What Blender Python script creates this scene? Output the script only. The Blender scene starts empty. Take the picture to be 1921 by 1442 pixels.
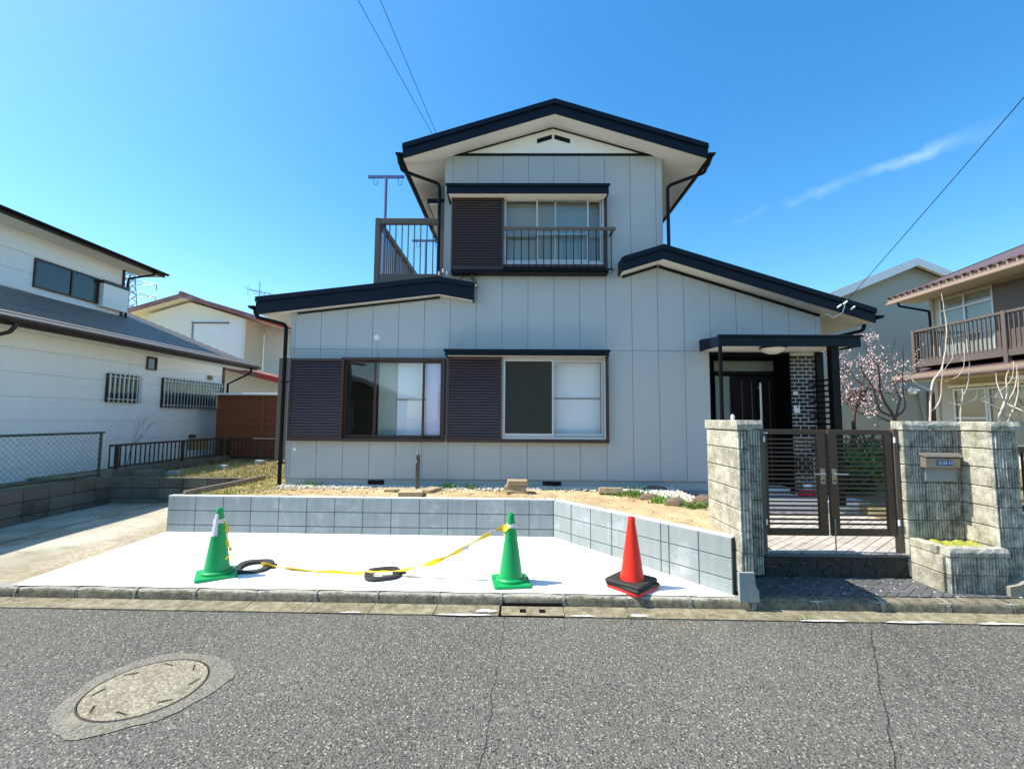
import bpy, bmesh, math, random
from mathutils import Vector, Matrix
R = math.radians
random.seed(7)
scene = bpy.context.scene
col = scene.collection

# ------------------------------------------------------------------ camera
CAM_Z = 1.8
FOC = 840.0                                   # focal length in photo pixels (photo 1921 wide)
pitch = math.atan(64/FOC); yaw = R(0.6); roll = 0.0065
fw = Vector((-math.sin(yaw)*math.cos(pitch), math.cos(yaw)*math.cos(pitch), math.sin(pitch)))
rt = fw.cross(Vector((0, 0, 1))).normalized(); up = rt.cross(fw)
rt2 = rt*math.cos(roll) + up*math.sin(roll); up2 = up*math.cos(roll) - rt*math.sin(roll)
cam = bpy.data.cameras.new('camera'); cam.sensor_width = 36; cam.lens = FOC/1921*36
cam.clip_start = 0.05; cam.clip_end = 3000
camo = bpy.data.objects.new('camera', cam); col.objects.link(camo)
M = Matrix((rt2, up2, -fw)).transposed().to_4x4(); M.translation = Vector((0, 0, CAM_Z))
camo.matrix_world = M
scene.camera = camo

# ------------------------------------------------------------------ sky, sun, exposure
SUN_EL = R(54); SUN_AZ = R(-89.4)               # azimuth from +Y towards +X
SUN_STRENGTH = 4.6; SKY_STRENGTH = 0.15; EXPOSURE = 0.75
world = bpy.data.worlds.new('World'); scene.world = world; world.use_nodes = True
wn = world.node_tree.nodes; wl = world.node_tree.links
for n in list(wn): wn.remove(n)
def wnode(t, **k):
    n = wn.new(t)
    for a, v in k.items(): setattr(n, a, v)
    return n
sky = wnode('ShaderNodeTexSky', sky_type='NISHITA', sun_disc=False)
sky.sun_elevation = SUN_EL; sky.sun_rotation = SUN_AZ
sky.altitude = 50; sky.air_density = 1.0; sky.dust_density = 0.6; sky.ozone_density = 1.6
hs = wnode('ShaderNodeHueSaturation'); hs.inputs['Hue'].default_value = 0.494; hs.inputs['Saturation'].default_value = 1.38; hs.inputs['Value'].default_value = 1.12
wl.new(sky.outputs[0], hs.inputs['Color'])
# a broken contrail low in the right of the sky: a thin great-circle band broken up by noise
tc = wnode('ShaderNodeTexCoord')
d0 = (fw + rt2*(1310-960.5)/FOC - up2*(447-721)/FOC).normalized()
d1 = (fw + rt2*(1660-960.5)/FOC - up2*(318-721)/FOC).normalized()
nrm = d0.cross(d1).normalized(); mid = (d0+d1).normalized()
def wdot(v):
    n = wnode('ShaderNodeVectorMath', operation='DOT_PRODUCT'); wl.new(tc.outputs['Generated'], n.inputs[0]); n.inputs[1].default_value = v; return n.outputs['Value']
def wmath(op, a, b=None, clamp=False):
    n = wnode('ShaderNodeMath', operation=op, use_clamp=clamp)
    for i, x in enumerate((a, b)):
        if x is None: continue
        if isinstance(x, (int, float)): n.inputs[i].default_value = x
        else: wl.new(x, n.inputs[i])
    return n.outputs[0]
nz = wnode('ShaderNodeTexNoise'); nz.inputs['Scale'].default_value = 16; nz.inputs['Detail'].default_value = 6
wl.new(tc.outputs['Generated'], nz.inputs['Vector'])
nz2 = wnode('ShaderNodeTexNoise'); nz2.inputs['Scale'].default_value = 5; nz2.inputs['Detail'].default_value = 3
wl.new(tc.outputs['Generated'], nz2.inputs['Vector'])
off = wmath('MULTIPLY', wmath('SUBTRACT', nz.outputs[0], 0.5), 0.05)
dist = wmath('ABSOLUTE', wmath('ADD', wdot(nrm), off))
band = wmath('SUBTRACT', 1.0, wmath('DIVIDE', dist, 0.013), True)
along = wmath('MULTIPLY', wmath('SUBTRACT', wdot(mid), 0.958), 30.0, True)
brk = wmath('MULTIPLY', wmath('SUBTRACT', nz2.outputs[0], 0.45), 5.0, True)
fac = wmath('MULTIPLY', wmath('MULTIPLY', wmath('MULTIPLY', band, brk), along), 0.30)
mx = wnode('ShaderNodeMix', data_type='RGBA')
wl.new(fac, mx.inputs['Factor']); wl.new(hs.outputs[0], mx.inputs['A']); mx.inputs['B'].default_value = (6.0, 7.0, 8.0, 1)
bg = wnode('ShaderNodeBackground'); bg.inputs['Strength'].default_value = SKY_STRENGTH
wl.new(mx.outputs['Result'], bg.inputs['Color'])
wo = wnode('ShaderNodeOutputWorld'); wl.new(bg.outputs[0], wo.inputs['Surface'])

sl = bpy.data.lights.new('sun', 'SUN'); sl.energy = SUN_STRENGTH; sl.angle = R(0.53); sl.color = (1.0, 0.955, 0.89)
so = bpy.data.objects.new('sun', sl); col.objects.link(so)
sdir = Vector((math.sin(SUN_AZ)*math.cos(SUN_EL), math.cos(SUN_AZ)*math.cos(SUN_EL), math.sin(SUN_EL)))
so.rotation_euler = sdir.to_track_quat('Z', 'Y').to_euler(); so.location = (-20, 4, 30)

vs = scene.view_settings
vs.view_transform = 'Standard'; vs.look = 'None'; vs.gamma = 1; vs.use_curve_mapping = False; vs.exposure = EXPOSURE
scene.render.engine = 'CYCLES'
cy = scene.cycles
cy.max_bounces = 7; cy.diffuse_bounces = 4; cy.glossy_bounces = 4; cy.transmission_bounces = 4; cy.transparent_max_bounces = 12
cy.sample_clamp_indirect = 6; cy.caustics_reflective = False; cy.caustics_refractive = False
try:
    cy.use_denoising = True; cy.denoiser = 'OPENIMAGEDENOISE'
except Exception: pass

# ------------------------------------------------------------------ materials
def lin(c): return tuple(((x/12.92) if x <= 0.04045 else ((x+0.055)/1.055)**2.4) for x in c)
def hexc(r, g, b): return lin((r/255, g/255, b/255))
MATS = {}
class NT:
    def __init__(s, m): s.t = m.node_tree; s.n = s.t.nodes; s.l = s.t.links
    def node(s, t, **k):
        n = s.n.new(t)
        for a, v in k.items(): setattr(n, a, v)
        return n
    def put(s, sock, x):
        if hasattr(x, 'is_output'): s.l.new(x, sock)
        elif isinstance(x, (int, float)): sock.default_value = x
        else: sock.default_value = tuple(x) + ((1,) if len(x) == 3 and len(sock.default_value) == 4 else ())
    def math(s, op, a, b=None, clamp=False):
        n = s.node('ShaderNodeMath', operation=op, use_clamp=clamp); s.put(n.inputs[0], a)
        if b is not None: s.put(n.inputs[1], b)
        return n.outputs[0]
    def mix(s, f, a, b, blend='MIX'):
        n = s.node('ShaderNodeMix', data_type='RGBA', blend_type=blend); s.put(n.inputs['Factor'], f); s.put(n.inputs['A'], a); s.put(n.inputs['B'], b); return n.outputs['Result']
    def noise(s, scale, detail=4, rough=0.55, vec=None, out=0):
        n = s.node('ShaderNodeTexNoise'); n.inputs['Scale'].default_value = scale; n.inputs['Detail'].default_value = detail; n.inputs['Roughness'].default_value = rough
        s.l.new(vec if vec is not None else s.pos(), n.inputs['Vector']); return n.outputs[out]
    def vor(s, scale, feature='F1', vec=None, out='Distance', rand=1.0):
        n = s.node('ShaderNodeTexVoronoi', feature=feature); n.inputs['Scale'].default_value = scale; n.inputs['Randomness'].default_value = rand
        s.l.new(vec if vec is not None else s.pos(), n.inputs['Vector']); return n.outputs[out]
    def pos(s):
        if not hasattr(s, '_p'): s._p = s.node('ShaderNodeNewGeometry')
        return s._p.outputs['Position']
    def xyz(s):
        if not hasattr(s, '_x'):
            s._x = s.node('ShaderNodeSeparateXYZ'); s.l.new(s.pos(), s._x.inputs[0])
        return s._x.outputs
    def rnd(s):
        if not hasattr(s, '_r'): s._r = s.node('ShaderNodeObjectInfo')
        return s._r.outputs['Random']
    def smooth(s, x, lo, hi):
        n = s.node('ShaderNodeMapRange', interpolation_type='SMOOTHSTEP'); s.put(n.inputs['Value'], x); n.inputs['From Min'].default_value = lo; n.inputs['From Max'].default_value = hi; return n.outputs[0]
    def stretch(s, v):
        n = s.node('ShaderNodeMapping'); s.l.new(s.pos(), n.inputs['Vector']); n.inputs['Scale'].default_value = v; return n.outputs[0]
    def bump(s, h, strength, dist):
        n = s.node('ShaderNodeBump'); n.inputs['Strength'].default_value = strength; n.inputs['Distance'].default_value = dist; s.l.new(h, n.inputs['Height']); return n.outputs[0]

def mat(name, c, rough=0.6, metal=0.0, var=0.0, spots=0.10, scale=6.0, bump=0.0, bscale=40.0, dirt=None, spec=0.5, streak=0.0):
    """plain painted / cast surface: colour with blotches, per-piece variation, fine relief"""
    m = bpy.data.materials.new(name); m.use_nodes = True; t = NT(m); b = t.n['Principled BSDF']
    n1 = t.noise(scale, 5)
    k = t.math('ADD', t.math('MULTIPLY', t.math('SUBTRACT', n1, 0.5), spots*2), 1.0)
    if var: k = t.math('ADD', k, t.math('MULTIPLY', t.math('SUBTRACT', t.rnd(), 0.5), var*2))
    if streak:
        ns = t.noise(1.0, 4, vec=t.stretch((14, 14, 1.2)))
        k = t.math('ADD', k, t.math('MULTIPLY', t.math('SUBTRACT', ns, 0.5), streak*2))
    hv = t.node('ShaderNodeHueSaturation'); hv.inputs['Color'].default_value = (*c, 1); t.l.new(k, hv.inputs['Value'])
    colr = hv.outputs[0]
    if dirt:
        dn = t.smooth(t.noise(scale*0.45, 6, 0.65), dirt[1], dirt[2]); colr = t.mix(dn, colr, dirt[0])
    t.l.new(colr, b.inputs['Base Color'])
    rr = t.math('ADD', rough-0.06, t.math('MULTIPLY', t.noise(scale*1.7, 3), 0.12)); t.l.new(rr, b.inputs['Roughness'])
    b.inputs['Metallic'].default_value = metal; b.inputs['Specular IOR Level'].default_value = spec
    if bump: t.l.new(t.bump(t.noise(bscale, 5, 0.6), 0.6, bump), b.inputs['Normal'])
    MATS[name] = m; return m

mat('siding_grey', hexc(178, 183, 181), 0.55, spots=0.025, scale=1.6, var=0.012, bump=0.0006, bscale=260, streak=0.02)
mat('plinth_grey', hexc(150, 152, 150), 0.8, spots=0.05, scale=5, bump=0.001, bscale=120)
mat('navy_steel', hexc(8, 20, 34), 0.5, spots=0.06, scale=3, spec=0.22)
mat('black_steel', hexc(11, 10, 11), 0.5, spots=0.1, scale=8, spec=0.2)
mat('soffit_white', hexc(246, 244, 236), 0.7, spots=0.02, scale=3)
mat('brown_alu', hexc(78, 58, 40), 0.42, spots=0.06, scale=6, spec=0.5)
mat('brown_alu_grey', hexc(98, 86, 72), 0.45, spots=0.06, scale=6)
mat('shutter_brown', hexc(50, 40, 44), 0.33, spots=0.08, scale=4)
mat('frame_brown', hexc(64, 42, 32), 0.4, spots=0.08, scale=8)
mat('alu_silver', hexc(196, 198, 196), 0.35, spots=0.04, scale=10, metal=0.25)
mat('white_paint', hexc(235, 236, 234), 0.55, spots=0.03, scale=4)
mat('shoji_paper', hexc(238, 240, 248), 0.9, spots=0.02, scale=2)
mat('curtain_lilac', hexc(222, 214, 250), 0.9, spots=0.06, scale=3)
mat('frosted_grey', hexc(165, 170, 160), 0.6, spots=0.03, scale=2)
mat('blind_grey', hexc(158, 157, 146), 0.7, spots=0.03, scale=2)
mat('screen_mesh', hexc(40, 44, 34), 0.8, spots=0.06, scale=2)
mat('interior_wall', hexc(160, 140, 100), 0.9, spots=0.05, scale=2)
mat('interior_dark', hexc(90, 66, 44), 0.9)
mat('door_black', hexc(9, 8, 8), 0.55, spots=0.1, scale=5, spec=0.15)
mat('brick_black', hexc(14, 13, 14), 0.4, var=0.25, spots=0.1, scale=20, bump=0.001, bscale=90)
mat('mortar', hexc(214, 212, 204), 0.9, spots=0.06, scale=20, bump=0.001, bscale=200)
mat('block_new', hexc(147, 154, 150), 0.85, spots=0.09, scale=7, var=0.05, bump=0.0012, bscale=220, streak=0.22, dirt=((0.46, 0.48, 0.47), 0.52, 0.78))
mat('mortar_new', hexc(214, 214, 208), 0.9, spots=0.06, scale=10, bump=0.001, bscale=100)
mat('mortar_grey', hexc(146, 140, 122), 0.95, spots=0.2, scale=30, bump=0.003, bscale=80)
mat('joint_dark', hexc(74, 80, 80), 0.9)
mat('block_lot', hexc(104, 98, 86), 0.92, spots=0.25, scale=5, var=0.22, bump=0.003, bscale=70, dirt=((0.05, 0.05, 0.04), 0.5, 0.75))
mat('kerb_old', hexc(124, 118, 100), 0.92, spots=0.18, scale=14, var=0.06, bump=0.003, bscale=110, dirt=((0.10, 0.09, 0.065), 0.50, 0.75))
mat('stone_tan', hexc(172, 154, 118), 0.95, spots=0.25, scale=18, var=0.15, bump=0.008, bscale=55, dirt=((0.16, 0.12, 0.07), 0.52, 0.75))
mat('rock_brown', hexc(112, 94, 78), 0.95, spots=0.25, scale=14, bump=0.006, bscale=40)
mat('pebble_white', hexc(214, 206, 186), 0.85, spots=0.2, scale=25, bump=0.001, bscale=80)
mat('paver_dark', hexc(90, 91, 90), 0.72, spots=0.12, scale=30, var=0.16, bump=0.001, bscale=160)
mat('paver_terrace', hexc(184, 176, 164), 0.75, spots=0.15, scale=20, var=0.12, bump=0.001, bscale=160, dirt=((0.30, 0.26, 0.23), 0.5, 0.7))
mat('paver_rose', hexc(150, 134, 122), 0.75, spots=0.12, scale=30, var=0.14, bump=0.001, bscale=160)
mat('tile_step', hexc(222, 216, 208), 0.6, spots=0.05, scale=12, var=0.05)
mat('lava_stone', hexc(52, 50, 44), 0.8, spots=0.25, scale=22, var=0.3, bump=0.004, bscale=60)
mat('stone_joint', hexc(120, 112, 92), 0.95, spots=0.2, scale=30)
mat('cone_green', hexc(10, 158, 82), 0.42, spots=0.05, scale=12, dirt=((0.01, 0.22, 0.1), 0.6, 0.9))
mat('cone_red', hexc(236, 44, 22), 0.42, spots=0.05, scale=12)
mat('rubber_black', hexc(44, 42, 40), 0.75, spots=0.2, scale=30, bump=0.002, bscale=90)
mat('label_pink', hexc(242, 226, 222), 0.6, spots=0.14, scale=60)
mat('wood_old', hexc(150, 134, 118), 0.85, spots=0.15, scale=12, streak=0.0)
mat('wood_dark', hexc(84, 64, 50), 0.85, spots=0.2, scale=16)
mat('timber_orange', hexc(132, 70, 36), 0.7, spots=0.12, scale=5, var=0.14)
mat('nb_white', hexc(244, 244, 238), 0.7, spots=0.04, scale=1.5, var=0.015, streak=0.05)
mat('nb_cream', hexc(242, 236, 216), 0.75, spots=0.03, scale=1.2, streak=0.04)
mat('roof_slate', hexc(112, 106, 96), 0.55, spots=0.18, scale=5, var=0.12, bump=0.003, bscale=60)
mat('gutter_rust', hexc(56, 40, 33), 0.6, spots=0.25, scale=4, dirt=((0.10, 0.03, 0.015), 0.6, 0.8))
mat('roof_red', hexc(140, 92, 84), 0.6, spots=0.15, scale=3, dirt=((0.42, 0.30, 0.27), 0.5, 0.75))
mat('roof_red_bright', hexc(196, 62, 46), 0.6, spots=0.1, scale=3)
mat('grey_render', hexc(164, 167, 156), 0.85, spots=0.02, scale=1.0, bump=0.001, bscale=120)
mat('tile_brown', hexc(92, 72, 68), 0.55, spots=0.15, scale=5, var=0.15)
mat('fascia_tan', hexc(150, 128, 108), 0.6, spots=0.06, scale=4)
mat('wall_tan', hexc(196, 188, 170), 0.8, spots=0.05, scale=3)
mat('panel_brown', hexc(98, 86, 76), 0.6, spots=0.06, scale=3)
mat('bark_dark', hexc(92, 76, 64), 0.9, spots=0.25, scale=20, bump=0.004, bscale=60)
mat('bark_pale', hexc(196, 182, 164), 0.9, spots=0.2, scale=20, bump=0.003, bscale=60)
mat('blossom', hexc(226, 198, 192), 0.8, spots=0.15, scale=12)
mat('leaf_green', hexc(104, 140, 52), 0.6, spots=0.3, scale=5)
mat('leaf_dark', hexc(58, 84, 40), 0.65, spots=0.35, scale=5)
mat('grass_dry', hexc(172, 160, 92), 0.8, spots=0.3, scale=3)
mat('moss', hexc(150, 150, 60), 0.9, spots=0.3, scale=20, bump=0.004, bscale=60)
mat('galv_steel', hexc(150, 156, 152), 0.45, metal=0.5, spots=0.08, scale=8)
mat('pole_blue', hexc(116, 124, 160), 0.4, metal=0.3, spots=0.06, scale=8)
mat('fence_green', hexc(60, 76, 66), 0.6, spots=0.15, scale=10)
mat('fence_dark', hexc(44, 36, 30), 0.6, spots=0.15, scale=10)
mat('wire_black', hexc(30, 34, 44), 0.6)
mat('brass', hexc(150, 146, 134), 0.35, metal=0.8)
mat('mail_metal', hexc(148, 138, 122), 0.38, metal=0.35, spots=0.05, scale=8)
mat('plate_blue', hexc(46, 96, 150), 0.5)
mat('letter_white', hexc(240, 242, 245), 0.5)
mat('ochre_box', hexc(140, 126, 84), 0.7, spots=0.2, scale=10)
mat('iron_dark', hexc(52, 48, 42), 0.7, spots=0.2, scale=20)
mat('red_cloth', hexc(190, 40, 50), 0.8, spots=0.2, scale=30)
mat('lamp_white', hexc(240, 238, 225), 0.4)
mat('concrete_pole', hexc(165, 163, 156), 0.9, spots=0.08, scale=3)

def speckled(name, base, pale, dark, kd, bump):
    m = bpy.data.materials.new(name); m.use_nodes = True; t = NT(m); b = t.n['Principled BSDF']; MATS[name] = m
    c = t.mix(t.smooth(t.noise(9, 5, 0.65), 0.35, 0.68), base, pale)
    c = t.mix(t.math('MULTIPLY', t.smooth(t.noise(75, 4, 0.7), 0.50, 0.60), 0.75), c, pale)
    st = t.noise(1.0, 5, 0.65, vec=t.stretch((16, 16, 2.2)))
    dk = t.math('MULTIPLY', t.smooth(t.math('ADD', t.math('MULTIPLY', t.noise(110, 4, 0.75), 0.6), t.math('MULTIPLY', st, 0.4)), 0.50, 0.60), kd)
    c = t.mix(dk, c, dark)
    big = t.math('MULTIPLY', t.smooth(t.noise(3.0, 6, 0.7), 0.52, 0.68), kd*0.8)
    c = t.mix(big, c, dark)
    hv = t.node('ShaderNodeHueSaturation'); t.l.new(c, hv.inputs['Color']); t.l.new(t.math('ADD', 0.90, t.math('MULTIPLY', t.rnd(), 0.2)), hv.inputs['Value'])
    t.l.new(hv.outputs[0], b.inputs['Base Color']); b.inputs['Roughness'].default_value = 0.95; b.inputs['Specular IOR Level'].default_value = 0.2
    t.l.new(t.bump(t.math('ADD', t.noise(95, 5, 0.7), t.math('MULTIPLY', t.noise(22, 4), 0.7)), 0.9, bump), b.inputs['Normal'])
speckled('block_old', hexc(144, 140, 122), hexc(216, 212, 194), hexc(30, 32, 30), 0.62, 0.010)
speckled('block_plain_old', hexc(150, 145, 124), hexc(206, 200, 178), hexc(52, 50, 42), 0.42, 0.010)
speckled('gutter_old', hexc(112, 104, 80), hexc(158, 149, 122), hexc(70, 64, 48), 0.45, 0.006)
def special(name):
    m = bpy.data.materials.new(name); m.use_nodes = True; t = NT(m); MATS[name] = m; return t, t.n['Principled BSDF'], t.n['Material Output']
# window glass: a clear sheet that mirrors by Fresnel
t, b, o = special('glass')
t.n.remove(b)
tr = t.node('ShaderNodeBsdfTransparent'); tr.inputs[0].default_value = (0.95, 0.97, 0.96, 1)
gl = t.node('ShaderNodeBsdfGlossy'); gl.inputs['Roughness'].default_value = 0.0; gl.inputs['Color'].default_value = (1, 1, 1, 1)
ge = t.node('ShaderNodeNewGeometry'); dt = t.node('ShaderNodeVectorMath', operation='DOT_PRODUCT'); t.l.new(ge.outputs['Incoming'], dt.inputs[0]); t.l.new(ge.outputs['Normal'], dt.inputs[1])
cs = t.math('ABSOLUTE', dt.outputs['Value']); frn = t.math('ADD', 0.04, t.math('MULTIPLY', t.math('POWER', t.math('SUBTRACT', 1.0, cs, True), 5.0), 0.95))
t.l.new(t.bump(t.noise(1.3, 2), 0.12, 0.02), gl.inputs['Normal'])
ms = t.node('ShaderNodeMixShader'); t.l.new(frn, ms.inputs[0]); t.l.new(tr.outputs[0], ms.inputs[1]); t.l.new(gl.outputs[0], ms.inputs[2]); t.l.new(ms.outputs[0], o.inputs[0])
# asphalt: worn binder with pale and dark chips, patches and two long cracks
t, b, o = special('asphalt')
v1 = t.vor(140, out='Color'); sep = t.node('ShaderNodeSeparateColor'); t.l.new(v1, sep.inputs[0]); vd = t.vor(140)
v2 = t.vor(68, out='Color'); sep2 = t.node('ShaderNodeSeparateColor'); t.l.new(v2, sep2.inputs[0]); vd2 = t.vor(68)
base = t.mix(t.smooth(t.noise(0.8, 5, 0.6), 0.3, 0.7), hexc(88, 86, 78), hexc(102, 99, 88))
base = t.mix(t.math('MULTIPLY', t.smooth(t.noise(0.5, 5, 0.7), 0.54, 0.72), 0.35), base, hexc(114, 105, 84))
base = t.mix(t.math('MULTIPLY', t.smooth(t.noise(0.33, 4, 0.6), 0.42, 0.62), 0.5), base, hexc(118, 116, 106))
c1 = t.mix(t.smooth(sep.outputs[0], 0.45, 0.9), base, hexc(128, 124, 110))
c1 = t.mix(t.math('MULTIPLY', t.smooth(sep.outputs[1], 0.62, 0.8), 0.7), c1, hexc(54, 53, 50))
c1 = t.mix(t.math('MULTIPLY', t.smooth(sep2.outputs[0], 0.80, 0.86), t.smooth(vd2, 0.50, 0.30)), c1, hexc(176, 170, 150))
c1 = t.mix(t.math('MULTIPLY', t.smooth(sep2.outputs[1], 0.80, 0.86), t.smooth(vd2, 0.55, 0.35)), c1, hexc(44, 44, 45))
x, y, z = t.xyz()
wob = t.math('MULTIPLY', t.math('SUBTRACT', t.noise(3.0, 6, 0.65), 0.5), 0.10)
def crack(a, bb, w):                           # x = a*y + b
    e = t.math('ABSOLUTE', t.math('ADD', t.math('SUBTRACT', x, t.math('ADD', t.math('MULTIPLY', y, a), bb)), wob))
    return t.smooth(e, w, w*0.25)
k1 = t.math('MULTIPLY', crack(0.05, -0.30, 0.0045), t.smooth(t.noise(1.6, 3), 0.34, 0.5))
k2 = t.math('MULTIPLY', crack(0.70, 0.24, 0.006), t.smooth(t.noise(1.9, 3), 0.25, 0.42))
ck = t.math('MAXIMUM', k1, k2)
c3 = t.mix(t.math('MULTIPLY', ck, 0.75), c1, hexc(46, 44, 41))
t.l.new(c3, b.inputs['Base Color']); b.inputs['Roughness'].default_value = 0.85; b.inputs['Specular IOR Level'].default_value = 0.35
hgt = t.math('SUBTRACT', t.math('SUBTRACT', t.math('MULTIPLY', vd, -0.6), t.math('MULTIPLY', vd2, 0.9)), t.math('MULTIPLY', ck, 1.5))
t.l.new(t.bump(hgt, 0.9, 0.008), b.inputs['Normal'])
# fresh pale concrete
t, b, o = special('concrete_new')
cc = t.mix(t.smooth(t.noise(1.6, 5), 0.35, 0.7), hexc(226, 226, 222), hexc(238, 238, 235))
cc = t.mix(t.math('MULTIPLY', t.smooth(t.noise(7, 6, 0.7), 0.58, 0.8), 0.25), cc, hexc(190, 188, 180))
x, y, z = t.xyz()
rr = t.math('SQRT', t.math('ADD', t.math('POWER', t.math('ADD', x, 1.20), 2.0), t.math('POWER', t.math('SUBTRACT', y, 4.66), 2.0)))
ring = t.smooth(t.math('ABSOLUTE', t.math('SUBTRACT', rr, 0.26)), 0.008, 0.002)
cc = t.mix(t.math('MULTIPLY', ring, t.math('MULTIPLY', t.noise(6, 2), 0.7)), cc, hexc(165, 160, 150))
t.l.new(cc, b.inputs['Base Color']); b.inputs['Roughness'].default_value = 0.85
t.l.new(t.bump(t.noise(160, 4), 0.4, 0.002), b.inputs['Normal'])
# old stained concrete drive
t, b, o = special('concrete_old')
cc = t.mix(t.smooth(t.noise(1.1, 6, 0.65), 0.3, 0.7), hexc(150, 142, 118), hexc(196, 188, 164))
cc = t.mix(t.math('MULTIPLY', t.smooth(t.noise(1.0, 6, 0.7, vec=t.stretch((1.1, 4.5, 1))), 0.5, 0.72), 0.8), cc, hexc(118, 108, 80))
cc = t.mix(t.smooth(t.vor(60), 0.3, 0.05), cc, hexc(120, 114, 98))
x, y, z = t.xyz()
dm = t.math('MULTIPLY', t.smooth(t.math('ADD', x, t.math('MULTIPLY', t.math('SUBTRACT', t.noise(3, 6, 0.7), 0.5), 1.6)), -5.9, -5.2), t.smooth(t.noise(18, 5, 0.7), 0.35, 0.6))
cc = t.mix(t.math('MULTIPLY', dm, 0.8), cc, hexc(140, 122, 84))
ln = t.math('ABSOLUTE', t.math('ADD', t.math('ADD', x, 6.75), t.math('MULTIPLY', t.math('SUBTRACT', t.noise(3, 4), 0.5), 0.12)))
cc = t.mix(t.math('MULTIPLY', t.smooth(ln, 0.03, 0.008), 0.85), cc, hexc(60, 56, 46))
t.l.new(cc, b.inputs['Base Color']); b.inputs['Roughness'].default_value = 0.9
t.l.new(t.bump(t.noise(60, 5, 0.65), 0.5, 0.006), b.inputs['Normal'])
# sandy soil with dry-grass patches to the left
t, b, o = special('soil')
cc = t.mix(t.smooth(t.noise(2.2, 6, 0.6), 0.3, 0.7), hexc(178, 150, 108), hexc(204, 182, 142))
cc = t.mix(t.math('MULTIPLY', t.smooth(t.noise(7, 6, 0.7), 0.52, 0.75), 0.7), cc, hexc(146, 112, 76))
x, y, z = t.xyz()
gm = t.smooth(t.math('ADD', t.math('MULTIPLY', x, -1.0), t.math('MULTIPLY', t.math('SUBTRACT', t.noise(1.5, 5, 0.65), 0.5), 2.2)), 3.4, 4.7)
cc = t.mix(gm, cc, t.mix(t.noise(9, 5, 0.7), hexc(118, 108, 62), hexc(186, 172, 110)))
t.l.new(cc, b.inputs['Base Color']); b.inputs['Roughness'].default_value = 0.95; b.inputs['Specular IOR Level'].default_value = 0.2
t.l.new(t.bump(t.math('ADD', t.noise(26, 6, 0.7), t.math('MULTIPLY', t.noise(120, 3), 0.4)), 0.9, 0.02), b.inputs['Normal'])
# plain lot ground
t, b, o = special('ground_earth')
cc = t.mix(t.smooth(t.noise(1.3, 6, 0.65), 0.35, 0.7), hexc(112, 100, 66), hexc(160, 146, 104))
t.l.new(cc, b.inputs['Base Color']); b.inputs['Roughness'].default_value = 0.95
t.l.new(t.bump(t.noise(20, 6, 0.7), 0.8, 0.03), b.inputs['Normal'])
t, b, o = special('collar_mix')
v = t.vor(80, out='Color'); sp = t.node('ShaderNodeSeparateColor'); t.l.new(v, sp.inputs[0])
cc = t.mix(sp.outputs[0], hexc(92, 90, 80), hexc(136, 130, 112)); cc = t.mix(t.math('MULTIPLY', t.smooth(t.noise(4, 5), 0.5, 0.7), 0.6), cc, hexc(150, 142, 118))
t.l.new(cc, b.inputs['Base Color']); b.inputs['Roughness'].default_value = 0.9; t.l.new(t.bump(t.vor(80), 0.7, -0.005), b.inputs['Normal'])
t, b, o = special('kerb_stone')
cc = t.mix(t.smooth(t.noise(12, 6, 0.7), 0.35, 0.65), hexc(84, 77, 60), hexc(132, 124, 102)); cc = t.mix(t.math('MULTIPLY', t.smooth(t.noise(90, 4, 0.7), 0.5, 0.62), 0.5), cc, hexc(160, 152, 130))
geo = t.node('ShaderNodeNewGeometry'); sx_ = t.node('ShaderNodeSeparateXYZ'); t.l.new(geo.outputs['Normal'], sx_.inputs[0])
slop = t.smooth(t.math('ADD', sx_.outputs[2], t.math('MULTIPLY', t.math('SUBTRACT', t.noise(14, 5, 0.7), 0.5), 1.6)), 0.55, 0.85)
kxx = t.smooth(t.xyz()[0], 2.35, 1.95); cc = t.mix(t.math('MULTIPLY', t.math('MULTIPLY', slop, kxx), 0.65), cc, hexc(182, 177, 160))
hv = t.node('ShaderNodeHueSaturation'); t.l.new(cc, hv.inputs['Color']); t.l.new(t.math('ADD', 0.88, t.math('MULTIPLY', t.rnd(), 0.24)), hv.inputs['Value'])
t.l.new(hv.outputs[0], b.inputs['Base Color']); b.inputs['Roughness'].default_value = 0.95
t.l.new(t.bump(t.math('ADD', t.noise(70, 5, 0.7), t.noise(18, 4)), 0.9, 0.010), b.inputs['Normal'])
# exposed-aggregate manhole lid
t, b, o = special('aggregate')
v = t.vor(70, out='Color'); sp = t.node('ShaderNodeSeparateColor'); t.l.new(v, sp.inputs[0])
cc = t.mix(sp.outputs[0], hexc(112, 106, 86), hexc(164, 156, 132)); cc = t.mix(t.smooth(sp.outputs[1], 0.7, 0.95), cc, hexc(124, 108, 90))
cc = t.mix(t.math('MULTIPLY', t.smooth(t.noise(5, 4), 0.5, 0.7), 0.4), cc, hexc(104, 98, 80))
t.l.new(cc, b.inputs['Base Color']); b.inputs['Roughness'].default_value = 0.85
t.l.new(t.bump(t.vor(70), 0.7, -0.004), b.inputs['Normal'])
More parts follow.
